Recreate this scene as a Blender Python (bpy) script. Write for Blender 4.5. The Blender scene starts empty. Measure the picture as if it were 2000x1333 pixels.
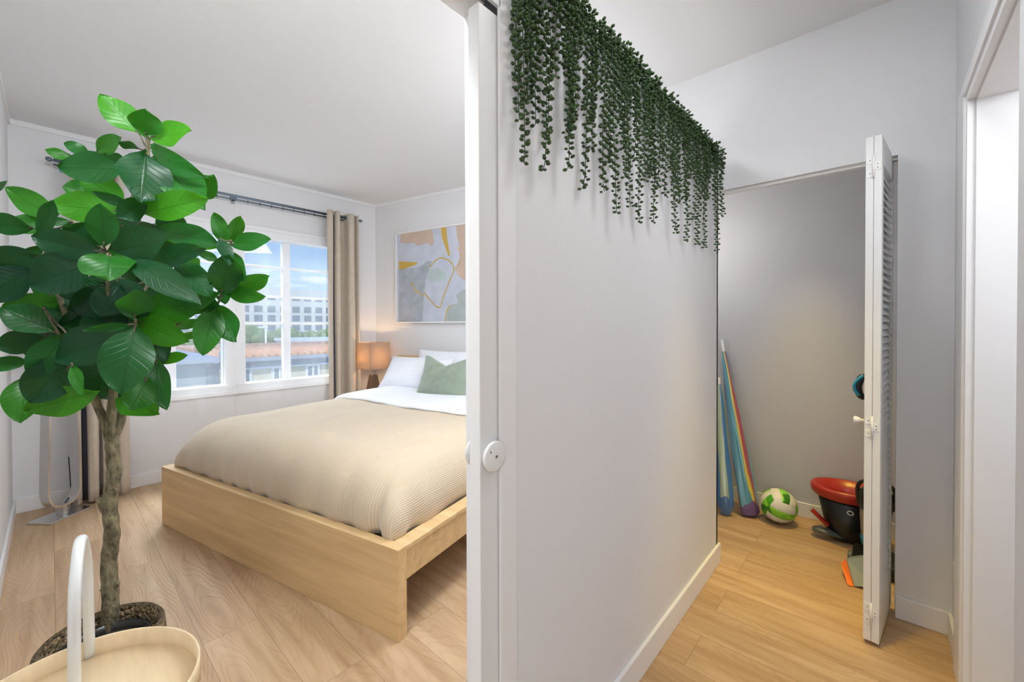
import bpy, math, random
import numpy as np
from mathutils import Vector, Matrix, noise

random.seed(7); np.random.seed(7)
S = bpy.context.scene
COL = S.collection
PI = math.pi

# ------------------------------------------------------------------ camera
F_PX, YAW, PITCH, ROLL, CY = 806.04, .7304, .0101, -.0027, 643.9
Fv = Vector((-math.sin(YAW)*math.cos(PITCH), math.cos(YAW)*math.cos(PITCH), -math.sin(PITCH)))
R0 = Vector((math.cos(YAW), math.sin(YAW), 0)); U0 = R0.cross(Fv)
Rv = R0*math.cos(ROLL)+U0*math.sin(ROLL); Uv = U0*math.cos(ROLL)-R0*math.sin(ROLL)
EYE = Vector((0, 0, 1.3))
cd = bpy.data.cameras.new('camera'); cam = bpy.data.objects.new('camera', cd); COL.objects.link(cam)
cd.sensor_width = 36; cd.sensor_fit = 'HORIZONTAL'; cd.lens = F_PX/2000*36
cd.shift_y = (CY-666.5)/2000; cd.clip_start = .02; cd.clip_end = 500
M = Matrix((Rv, Uv, -Fv)).transposed().to_4x4(); M.translation = EYE
cam.matrix_world = M
S.camera = cam

# ------------------------------------------------------------------ view, world, lights
S.view_settings.view_transform = 'Standard'; S.view_settings.look = 'None'
S.view_settings.gamma = 1; S.view_settings.use_curve_mapping = False
S.view_settings.exposure = 0.18

def new_world():
    w = bpy.data.worlds.new('sky'); S.world = w; w.use_nodes = True
    nt = w.node_tree; N = nt.nodes; L = nt.links; N.clear()
    out = N.new('ShaderNodeOutputWorld'); bg = N.new('ShaderNodeBackground')
    tc = N.new('ShaderNodeTexCoord'); sep = N.new('ShaderNodeSeparateXYZ')
    L.new(tc.outputs['Generated'], sep.inputs[0])
    rp = N.new('ShaderNodeValToRGB'); rp.color_ramp.elements[0].position = .0
    rp.color_ramp.elements[0].color = (.60, .80, 1.0, 1)
    rp.color_ramp.elements[1].position = .35; rp.color_ramp.elements[1].color = (.16, .42, .95, 1)
    L.new(sep.outputs['Z'], rp.inputs[0])
    mp = N.new('ShaderNodeMapping'); mp.inputs['Scale'].default_value = (5, 5, 22); L.new(tc.outputs['Generated'], mp.inputs[0])
    no = N.new('ShaderNodeTexNoise'); no.inputs['Scale'].default_value = 1.4; no.inputs['Detail'].default_value = 6
    L.new(mp.outputs[0], no.inputs[0])
    r2 = N.new('ShaderNodeValToRGB'); r2.color_ramp.elements[0].position = .56; r2.color_ramp.elements[1].position = .72
    L.new(no.outputs[0], r2.inputs[0])
    mx = N.new('ShaderNodeMix'); mx.data_type = 'RGBA'; L.new(r2.outputs[0], mx.inputs[0])
    L.new(rp.outputs[0], mx.inputs[6]); mx.inputs[7].default_value = (1, 1, 1, 1)
    L.new(mx.outputs[2], bg.inputs[0]); bg.inputs[1].default_value = .95
    L.new(bg.outputs[0], out.inputs[0])
new_world()

def light(name, kind, loc, energy, color=(1, 1, 1), target=None, **kw):
    d = bpy.data.lights.new(name, kind); d.energy = energy; d.color = color
    for k, v in kw.items(): setattr(d, k, v)
    o = bpy.data.objects.new(name, d); COL.objects.link(o); o.location = loc
    if target is not None:
        o.rotation_euler = (Vector(target)-Vector(loc)).to_track_quat('-Z', 'Y').to_euler()
    return o
light('sun', 'SUN', (5, 0, 20), 2.2, (1, .97, .92), target=(-3, 6, 10), angle=.02)
light('window_daylight', 'AREA', (-6.3, 1.1, 4.6), 820, (.90, .95, 1), target=(-4.0, 1.1, 1.2), shape='RECTANGLE', size=2.6, size_y=2.2)
light('bedroom_fill_upper', 'AREA', (-1.5, 1.8, 2.66), 28, (.93, .965, 1), target=(-2.2, 1.3, 0), shape='RECTANGLE', size=1.1, size_y=.9)  # added fill for the bedroom, out of view behind the partition; no fixture
light('bedroom_fill_point', 'POINT', (-1.25, 1.75, 1.55), 11, (.93, .965, 1), shadow_soft_size=.25)  # second added bedroom fill, hidden by the partition, not a lamp
light('living_room_fill', 'AREA', (2.0, -1.4, 2.55), 42, (.93, .965, 1), target=(1.1, -.6, .0), shape='RECTANGLE', size=2.2, size_y=2.2)  # added overhead fill behind the camera, no fixture
light('living_room_fill_low', 'AREA', (1.2, -3.4, 1.7), 33, (.93, .965, 1), target=(-1.6, 1.2, 1.4), shape='RECTANGLE', size=2.6, size_y=1.8)  # added soft fill from behind the camera; no window is built here
light('entrance_fill', 'AREA', (-1.05, .06, 2.66), 27, (.94, .97, 1), target=(-2.7, .75, .3), size=.45)  # added fill just inside the doorway, brightens bed and floor from the front
light('hall_downlight', 'SPOT', (-.25, 1.75, 2.7), 100, (1, .68, .0), target=(-.25, 2.0, 0), spot_size=math.radians(38), spot_blend=1.0, shadow_soft_size=.06)
light('hall_fill', 'AREA', (-.05, 1.15, 2.68), 5.5, (.93, .965, 1), target=(-.1, 1.6, 0), size=.35)  # unseen neutral fill added to lift the hall and closet front
light('closet_fill', 'POINT', (-1.08, 2.9, 1.9), 5.5, (1, .96, .90), shadow_soft_size=.05)  # added fill for the closet walls, hidden behind the partition end
light('closet_floor_fill', 'SPOT', (-.35, 2.95, 2.68), 115, (1, .72, .12), target=(-.35, 2.95, 0), spot_size=math.radians(46), spot_blend=1.0, shadow_soft_size=.05)  # added warm spot to brighten and yellow the closet floor
light('bathroom_light', 'POINT', (.85, 1.35, 2.1), 13, (.97, .985, 1), shadow_soft_size=.12)

# ------------------------------------------------------------------ pixel -> place helpers
def ray(px, py): return Fv+Rv*((px-1000)/F_PX)+Uv*((CY-py)/F_PX)
def at(px, py, d): return EYE+ray(px, py)*d
def on(px, py, n, c):
    n = Vector(n); r = ray(px, py); return EYE+r*((c-n.dot(EYE))/n.dot(r))

# ------------------------------------------------------------------ node materials
MATS = {}
def mat(name, col, rough=.5, metal=0., bump=0., bscale=50., var=0., vscale=8., coat=0., spec=.5, sheen=0., stretch=None, trans=0., alpha=1., emit=None):
    if name in MATS: return MATS[name]
    m = bpy.data.materials.new(name); MATS[name] = m; m.use_nodes = True
    nt = m.node_tree; N = nt.nodes; L = nt.links; b = N['Principled BSDF']
    b.inputs['Base Color'].default_value = (*col, 1); b.inputs['Roughness'].default_value = rough
    b.inputs['Metallic'].default_value = metal; b.inputs['Specular IOR Level'].default_value = spec
    b.inputs['Coat Weight'].default_value = coat; b.inputs['Sheen Weight'].default_value = sheen
    b.inputs['Transmission Weight'].default_value = trans; b.inputs['Alpha'].default_value = alpha
    if emit:
        b.inputs['Emission Color'].default_value = (*emit[:3], 1); b.inputs['Emission Strength'].default_value = emit[3]
    tc = N.new('ShaderNodeTexCoord'); src = tc.outputs['Object']
    if stretch:
        mp = N.new('ShaderNodeMapping'); mp.inputs['Scale'].default_value = stretch; L.new(src, mp.inputs[0]); src = mp.outputs[0]
    if var:
        n = N.new('ShaderNodeTexNoise'); n.inputs['Scale'].default_value = vscale; n.inputs['Detail'].default_value = 4; L.new(src, n.inputs[0])
        r = N.new('ShaderNodeValToRGB'); r.color_ramp.elements[0].position = .3; r.color_ramp.elements[1].position = .7
        r.color_ramp.elements[0].color = (*[max(0, c*(1-var)) for c in col], 1); r.color_ramp.elements[1].color = (*[min(1, c*(1+var)) for c in col], 1)
        L.new(n.outputs[0], r.inputs[0]); L.new(r.outputs[0], b.inputs['Base Color'])
    if bump:
        n2 = N.new('ShaderNodeTexNoise'); n2.inputs['Scale'].default_value = bscale; n2.inputs['Detail'].default_value = 3; L.new(src, n2.inputs[0])
        bp = N.new('ShaderNodeBump'); bp.inputs['Strength'].default_value = bump; bp.inputs['Distance'].default_value = .01
        L.new(n2.outputs[0], bp.inputs['Height']); L.new(bp.outputs[0], b.inputs['Normal'])
    return m

WALL = mat('wall_paint', (.80, .80, .815), .75, bump=.06, bscale=60)
CEIL = mat('ceiling_paint', (.84, .84, .85), .8, bump=.05, bscale=40)
TRIM = mat('trim_paint', (.86, .86, .87), .38, bump=.03, bscale=25)
DOORP = mat('door_paint', (.80, .80, .80), .45, bump=.05, bscale=30)
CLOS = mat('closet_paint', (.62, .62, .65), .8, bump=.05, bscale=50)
STEEL = mat('brushed_steel', (.72, .72, .72), .28, 1., bump=.05, bscale=120)
GREYM = mat('rod_metal', (.17, .22, .28), .35, .8)
WHITEM = mat('white_metal', (.82, .84, .84), .32, .25)
WPLAS = mat('white_plastic', (.85, .85, .84), .35)
BLACK = mat('black_plastic', (.012, .013, .012), .3)
DKGREY = mat('dark_grey_plastic', (.10, .12, .11), .35)
RED = mat('red_plastic', (.42, .028, .018), .3, bump=.05, bscale=30)
ORANGE = mat('orange_plastic', (.95, .22, .03), .4)
BLUEP = mat('blue_plastic', (.02, .30, .50), .3)
CREAM = mat('curtain_fabric', (.58, .50, .41), .85, bump=.25, bscale=260, sheen=.3, var=.05, vscale=30)
FOLDGAP = mat('curtain_gap_dark', (.05, .05, .075), .9)  # dark blue-grey strip set in the curtain fold gaps
COTTON = mat('white_cotton', (.86, .88, .93), .85, bump=.1, bscale=20, sheen=.2)
VELVET = mat('green_velvet', (.26, .32, .245), .8, bump=.12, bscale=35, sheen=.6, var=.12, vscale=9)
PLY = mat('birch_ply', (.76, .60, .38), .45, var=.06, vscale=4, stretch=(2, 14, 4))
BARK = mat('bark', (.20, .17, .10), .9, bump=1., bscale=110, var=.55, vscale=60, stretch=(1, 1, .5))
SOIL = mat('soil', (.03, .022, .016), .95, bump=1, bscale=120)
GOLD = mat('gold_leaf', (.80, .55, .13), .35, .6, bump=.3, bscale=200)
BRASS = mat('brass', (.8, .6, .3), .3, 1.)

def floor_mat():
    m = bpy.data.materials.new('oak_planks'); m.use_nodes = True
    nt = m.node_tree; N = nt.nodes; L = nt.links; b = N['Principled BSDF']
    tc = N.new('ShaderNodeTexCoord')
    br = N.new('ShaderNodeTexBrick'); br.inputs['Scale'].default_value = 1; br.offset = .37; br.offset_frequency = 2
    br.inputs['Brick Width'].default_value = 1.5; br.inputs['Row Height'].default_value = .2
    br.inputs['Mortar Size'].default_value = .0011; br.inputs['Mortar Smooth'].default_value = .3
    br.inputs['Color1'].default_value = (0, 0, 0, 1); br.inputs['Color2'].default_value = (1, 1, 1, 1); br.inputs['Mortar'].default_value = (.5, .5, .5, 1)
    L.new(tc.outputs['Object'], br.inputs[0])
    # offset the grain per plank
    add = N.new('ShaderNodeVectorMath'); add.operation = 'MULTIPLY_ADD'
    L.new(br.outputs['Color'], add.inputs[0]); add.inputs[1].default_value = (7, 5, 3); L.new(tc.outputs['Object'], add.inputs[2])
    mp = N.new('ShaderNodeMapping'); mp.inputs['Scale'].default_value = (1.1, 13, 1); L.new(add.outputs[0], mp.inputs[0])
    n1 = N.new('ShaderNodeTexNoise'); n1.inputs['Scale'].default_value = 1.6; n1.inputs['Detail'].default_value = 6; n1.inputs['Distortion'].default_value = .35
    L.new(mp.outputs[0], n1.inputs[0])
    mp2 = N.new('ShaderNodeMapping'); mp2.inputs['Scale'].default_value = (.55, 2.6, 1); L.new(add.outputs[0], mp2.inputs[0])
    n2 = N.new('ShaderNodeTexNoise'); n2.inputs['Scale'].default_value = 1.5; n2.inputs['Detail'].default_value = 1.5; L.new(mp2.outputs[0], n2.inputs[0])
    # contour rings = cathedral grain
    ml = N.new('ShaderNodeMath'); ml.operation = 'MULTIPLY'; ml.inputs[1].default_value = 44; L.new(n2.outputs[0], ml.inputs[0])
    fr = N.new('ShaderNodeMath'); fr.operation = 'PINGPONG'; fr.inputs[1].default_value = .5; L.new(ml.outputs[0], fr.inputs[0])
    rr = N.new('ShaderNodeValToRGB'); rr.color_ramp.elements[0].position = .0; rr.color_ramp.elements[0].color = (0, 0, 0, 1)
    rr.color_ramp.elements[1].position = .22; L.new(fr.outputs[0], rr.inputs[0])
    ramp = N.new('ShaderNodeValToRGB'); e = ramp.color_ramp.elements
    e[0].position = .3; e[0].color = (.47, .30, .165, 1); e[1].position = .68; e[1].color = (.66, .465, .29, 1)
    L.new(n1.outputs[0], ramp.inputs[0])
    hs = N.new('ShaderNodeMix'); hs.data_type = 'RGBA'; hs.blend_type = 'MULTIPLY'; hs.inputs[0].default_value = 1
    tint = N.new('ShaderNodeValToRGB'); t = tint.color_ramp.elements; t[0].color = (.88, .86, .82, 1); t[1].color = (1.0, 1.0, 1.0, 1)
    L.new(br.outputs['Color'], tint.inputs[0]); L.new(ramp.outputs[0], hs.inputs[6]); L.new(tint.outputs[0], hs.inputs[7])
    h2 = N.new('ShaderNodeMix'); h2.data_type = 'RGBA'; h2.blend_type = 'MULTIPLY'; h2.inputs[0].default_value = .08
    L.new(hs.outputs[2], h2.inputs[6]); L.new(rr.outputs[0], h2.inputs[7])
    h3 = N.new('ShaderNodeMix'); h3.data_type = 'RGBA'; L.new(br.outputs['Fac'], h3.inputs[0]); h3.inputs[7].default_value = (.26, .17, .10, 1)
    L.new(h2.outputs[2], h3.inputs[6]); L.new(h3.outputs[2], b.inputs['Base Color'])
    b.inputs['Roughness'].default_value = .42; b.inputs['Specular IOR Level'].default_value = .4
    bp = N.new('ShaderNodeBump'); bp.inputs['Strength'].default_value = .35; bp.inputs['Distance'].default_value = .002
    L.new(rr.outputs[0], bp.inputs['Height']); L.new(bp.outputs[0], b.inputs['Normal'])
    return m
FLOOR = floor_mat()

def oak_mat(name, stretch, c0=(.50, .33, .155), c1=(.72, .50, .25)):
    m = bpy.data.materials.new(name); m.use_nodes = True
    nt = m.node_tree; N = nt.nodes; L = nt.links; b = N['Principled BSDF']
    tc = N.new('ShaderNodeTexCoord'); mp = N.new('ShaderNodeMapping'); mp.inputs['Scale'].default_value = stretch
    L.new(tc.outputs['Object'], mp.inputs[0])
    n = N.new('ShaderNodeTexNoise'); n.inputs['Scale'].default_value = 1.3; n.inputs['Detail'].default_value = 7; n.inputs['Distortion'].default_value = .5; n.inputs['Roughness'].default_value = .62
    L.new(mp.outputs[0], n.inputs[0])
    r = N.new('ShaderNodeValToRGB'); r.color_ramp.elements[0].position = .28; r.color_ramp.elements[0].color = (*c0, 1)
    r.color_ramp.elements[1].position = .7; r.color_ramp.elements[1].color = (*c1, 1); L.new(n.outputs[0], r.inputs[0])
    L.new(r.outputs[0], b.inputs['Base Color']); b.inputs['Roughness'].default_value = .45
    return m
OAK = oak_mat('oak_veneer', (.9, 14, 16), (.58, .385, .18), (.82, .59, .31))

def rib_mat():
    m = bpy.data.materials.new('ribbed_linen'); m.use_nodes = True
    nt = m.node_tree; N = nt.nodes; L = nt.links; b = N['Principled BSDF']
    tc = N.new('ShaderNodeTexCoord')
    wv = N.new('ShaderNodeTexWave'); wv.wave_type = 'BANDS'; wv.bands_direction = 'X'; wv.inputs['Scale'].default_value = 26
    wv.inputs['Distortion'].default_value = .45; wv.inputs['Detail'].default_value = 3; wv.inputs['Detail Scale'].default_value = 2
    uvn = N.new('ShaderNodeUVMap'); L.new(uvn.outputs[0], wv.inputs[0])
    no = N.new('ShaderNodeTexNoise'); no.inputs['Scale'].default_value = 14; no.inputs['Detail'].default_value = 4; L.new(tc.outputs['Object'], no.inputs[0])
    ad = N.new('ShaderNodeMath'); ad.operation = 'MULTIPLY_ADD'; L.new(no.outputs[0], ad.inputs[0]); ad.inputs[1].default_value = 1.2; L.new(wv.outputs[1], ad.inputs[2])
    bp = N.new('ShaderNodeBump'); bp.inputs['Strength'].default_value = .35; bp.inputs['Distance'].default_value = .003
    L.new(ad.outputs[0], bp.inputs['Height']); L.new(bp.outputs[0], b.inputs['Normal'])
    r = N.new('ShaderNodeValToRGB'); r.color_ramp.elements[0].color = (.57, .455, .31, 1); r.color_ramp.elements[1].color = (.67, .555, .40, 1)
    L.new(wv.outputs[1], r.inputs[0]); L.new(r.outputs[0], b.inputs['Base Color'])
    b.inputs['Roughness'].default_value = .9; b.inputs['Sheen Weight'].default_value = .35
    return m
LINEN = rib_mat()

def sheer_mat():
    m = bpy.data.materials.new('sheer_voile'); m.use_nodes = True
    nt = m.node_tree; N = nt.nodes; L = nt.links; N.clear()
    o = N.new('ShaderNodeOutputMaterial'); t = N.new('ShaderNodeBsdfTransparent'); d = N.new('ShaderNodeBsdfDiffuse'); tr = N.new('ShaderNodeBsdfTranslucent')
    d.inputs[0].default_value = (.93, .93, .95, 1); tr.inputs[0].default_value = (.93, .93, .95, 1); t.inputs[0].default_value = (1, 1, 1, 1)
    m1 = N.new('ShaderNodeMixShader'); m1.inputs[0].default_value = .5; L.new(d.outputs[0], m1.inputs[1]); L.new(tr.outputs[0], m1.inputs[2])
    m2 = N.new('ShaderNodeMixShader'); m2.inputs[0].default_value = .18; L.new(t.outputs[0], m2.inputs[1]); L.new(m1.outputs[0], m2.inputs[2])
    L.new(m2.outputs[0], o.inputs[0]); return m
SHEER = sheer_mat()

def film_mat():
    m = bpy.data.materials.new('clear_film'); m.use_nodes = True
    nt = m.node_tree; N = nt.nodes; L = nt.links; N.clear()
    o = N.new('ShaderNodeOutputMaterial'); t = N.new('ShaderNodeBsdfTransparent'); g = N.new('ShaderNodeBsdfGlossy')
    g.inputs['Roughness'].default_value = .15; g.inputs[0].default_value = (.9, .9, .92, 1)
    df = N.new('ShaderNodeBsdfDiffuse'); df.inputs[0].default_value = (.8, .8, .8, 1); mg = N.new('ShaderNodeMixShader'); mg.inputs[0].default_value = .5; L.new(df.outputs[0], mg.inputs[1]); L.new(g.outputs[0], mg.inputs[2])
    m2 = N.new('ShaderNodeMixShader'); m2.inputs[0].default_value = .09; L.new(t.outputs[0], m2.inputs[1]); L.new(mg.outputs[0], m2.inputs[2])
    L.new(m2.outputs[0], o.inputs[0]); return m
FILM = film_mat()
def glass_mat():
    m = bpy.data.materials.new('window_glass'); m.use_nodes = True
    nt = m.node_tree; N = nt.nodes; L = nt.links; N.clear()
    o = N.new('ShaderNodeOutputMaterial'); t = N.new('ShaderNodeBsdfTransparent'); g = N.new('ShaderNodeBsdfGlossy')
    t.inputs[0].default_value = (.96, .98, .98, 1); g.inputs['Roughness'].default_value = .02
    m2 = N.new('ShaderNodeMixShader'); m2.inputs[0].default_value = .05; L.new(t.outputs[0], m2.inputs[1]); L.new(g.outputs[0], m2.inputs[2])
    L.new(m2.outputs[0], o.inputs[0]); return m
GLASS = glass_mat()

def leaf_mat():
    m = bpy.data.materials.new('leaf'); m.use_nodes = True
    nt = m.node_tree; N = nt.nodes; L = nt.links; b = N['Principled BSDF']; out = N['Material Output']
    at_ = N.new('ShaderNodeAttribute'); at_.attribute_name = 'tone'  # per-leaf tone: leaf green plus backlight and shade put into the colour
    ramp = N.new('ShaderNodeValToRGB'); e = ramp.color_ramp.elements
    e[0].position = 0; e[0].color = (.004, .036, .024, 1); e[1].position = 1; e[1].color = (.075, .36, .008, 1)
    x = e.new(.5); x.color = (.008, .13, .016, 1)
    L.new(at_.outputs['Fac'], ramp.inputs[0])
    uv = N.new('ShaderNodeUVMap'); sep = N.new('ShaderNodeSeparateXYZ'); L.new(uv.outputs[0], sep.inputs[0])
    ab = N.new('ShaderNodeMath'); ab.operation = 'ABSOLUTE'; L.new(sep.outputs['Y'], ab.inputs[0])
    # side veins: pingpong(u*9 - |v|*2.2)
    k = N.new('ShaderNodeMath'); k.operation = 'MULTIPLY'; L.new(sep.outputs['X'], k.inputs[0]); k.inputs[1].default_value = 9
    k2 = N.new('ShaderNodeMath'); k2.operation = 'MULTIPLY_ADD'; L.new(ab.outputs[0], k2.inputs[0]); k2.inputs[1].default_value = -2.2; L.new(k.outputs[0], k2.inputs[2])
    pp = N.new('ShaderNodeMath'); pp.operation = 'PINGPONG'; pp.inputs[1].default_value = .5; L.new(k2.outputs[0], pp.inputs[0])
    v1 = N.new('ShaderNodeMapRange'); v1.inputs[1].default_value = 0; v1.inputs[2].default_value = .09; L.new(pp.outputs[0], v1.inputs[0])
    v2 = N.new('ShaderNodeMapRange'); v2.inputs[1].default_value = .02; v2.inputs[2].default_value = .07; L.new(ab.outputs[0], v2.inputs[0])
    mn = N.new('ShaderNodeMath'); mn.operation = 'MINIMUM'; L.new(v1.outputs[0], mn.inputs[0]); L.new(v2.outputs[0], mn.inputs[1])
    mx = N.new('ShaderNodeMix'); mx.data_type = 'RGBA'; mx.blend_type = 'MULTIPLY'
    inv = N.new('ShaderNodeMath'); inv.operation = 'MULTIPLY_ADD'; L.new(mn.outputs[0], inv.inputs[0]); inv.inputs[1].default_value = -.65; inv.inputs[2].default_value = .65
    L.new(inv.outputs[0], mx.inputs[0]); L.new(ramp.outputs[0], mx.inputs[6]); mx.inputs[7].default_value = (.45, .75, .5, 1)
    L.new(mx.outputs[2], b.inputs['Base Color']); b.inputs['Roughness'].default_value = .38; b.inputs['Specular IOR Level'].default_value = .45
    bp = N.new('ShaderNodeBump'); bp.inputs['Strength'].default_value = .35; bp.inputs['Distance'].default_value = .003; L.new(mn.outputs[0], bp.inputs['Height']); L.new(bp.outputs[0], b.inputs['Normal'])
    tr = N.new('ShaderNodeBsdfTranslucent'); mt = N.new('ShaderNodeMix'); mt.data_type = 'RGBA'; mt.blend_type = 'MIX'; mt.inputs[0].default_value = .35
    L.new(mx.outputs[2], mt.inputs[6]); mt.inputs[7].default_value = (.12, .42, .005, 1); L.new(mt.outputs[2], tr.inputs[0])
    ms = N.new('ShaderNodeMixShader'); ms.inputs[0].default_value = .33; L.new(b.outputs[0], ms.inputs[1]); L.new(tr.outputs[0], ms.inputs[2])
    L.new(ms.outputs[0], out.inputs[0]); return m
LEAF = leaf_mat()
PEARL = mat('vine_leaf', (.032, .078, .016), .45, var=.5, vscale=25)
VSTEM = mat('vine_stem', (.03, .06, .02), .6)
TWIG = mat('twig', (.13, .11, .07), .8)

def basket_mat():
    m = bpy.data.materials.new('seagrass'); m.use_nodes = True
    nt = m.node_tree; N = nt.nodes; L = nt.links; b = N['Principled BSDF']
    uv = N.new('ShaderNodeUVMap'); mp = N.new('ShaderNodeMapping'); mp.inputs['Scale'].default_value = (60, 26, 1); mp.inputs['Rotation'].default_value = (0, 0, .35); L.new(uv.outputs[0], mp.inputs[0])
    vo = N.new('ShaderNodeTexVoronoi'); vo.inputs['Scale'].default_value = 1.6; L.new(mp.outputs[0], vo.inputs[0])
    r = N.new('ShaderNodeValToRGB'); e = r.color_ramp.elements; e[0].color = (.035, .02, .008, 1); e[1].color = (.42, .31, .17, 1); L.new(vo.outputs['Color'], r.inputs[0])
    L.new(r.outputs[0], b.inputs['Base Color']); b.inputs['Roughness'].default_value = .85
    bp = N.new('ShaderNodeBump'); bp.inputs['Strength'].default_value = 1; bp.inputs['Distance'].default_value = -.012
    L.new(vo.outputs['Distance'], bp.inputs['Height']); L.new(bp.outputs[0], b.inputs['Normal']); return m
SEAGRASS = basket_mat()

def stripe_mat(name, bands, purple_end):
    """cloth of a furled beach umbrella: coloured panels round the shaft, twisted along it (UV: x round, y along)"""
    m = bpy.data.materials.new(name); m.use_nodes = True
    nt = m.node_tree; N = nt.nodes; L = nt.links; b = N['Principled BSDF']
    uv = N.new('ShaderNodeUVMap'); sep = N.new('ShaderNodeSeparateXYZ'); L.new(uv.outputs[0], sep.inputs[0])
    no = N.new('ShaderNodeTexNoise'); no.inputs['Scale'].default_value = 5; no.inputs['Detail'].default_value = 3; L.new(uv.outputs[0], no.inputs[0])
    ma = N.new('ShaderNodeMath'); ma.operation = 'MULTIPLY_ADD'; L.new(no.outputs[0], ma.inputs[0]); ma.inputs[1].default_value = .12; L.new(sep.outputs['X'], ma.inputs[2])
    ma2 = N.new('ShaderNodeMath'); ma2.operation = 'MULTIPLY_ADD'; L.new(sep.outputs['Y'], ma2.inputs[0]); ma2.inputs[1].default_value = .12; L.new(ma.outputs[0], ma2.inputs[2])
    frc = N.new('ShaderNodeMath'); frc.operation = 'FRACT'; L.new(ma2.outputs[0], frc.inputs[0])
    r = N.new('ShaderNodeValToRGB'); r.color_ramp.interpolation = 'CONSTANT'
    r.color_ramp.elements[0].position = 0; r.color_ramp.elements[0].color = (*bands[0][1], 1)
    r.color_ramp.elements[1].position = bands[1][0]; r.color_ramp.elements[1].color = (*bands[1][1], 1)
    for p, c in bands[2:]:
        el = r.color_ramp.elements.new(p); el.color = (*c, 1)
    L.new(frc.outputs[0], r.inputs[0])
    mx = N.new('ShaderNodeMix'); mx.data_type = 'RGBA'; L.new(r.outputs[0], mx.inputs[6]); mx.inputs[7].default_value = (*purple_end, 1)
    lt = N.new('ShaderNodeMath'); lt.operation = 'LESS_THAN'; n3 = N.new('ShaderNodeMath'); n3.operation = 'MULTIPLY_ADD'
    L.new(no.outputs[0], n3.inputs[0]); n3.inputs[1].default_value = .2; L.new(sep.outputs['Y'], n3.inputs[2]); L.new(n3.outputs[0], lt.inputs[0]); lt.inputs[1].default_value = .38
    L.new(lt.outputs[0], mx.inputs[0]); L.new(mx.outputs[2], b.inputs['Base Color']); b.inputs['Roughness'].default_value = .35; b.inputs['Coat Weight'].default_value = .5
    return m

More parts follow.
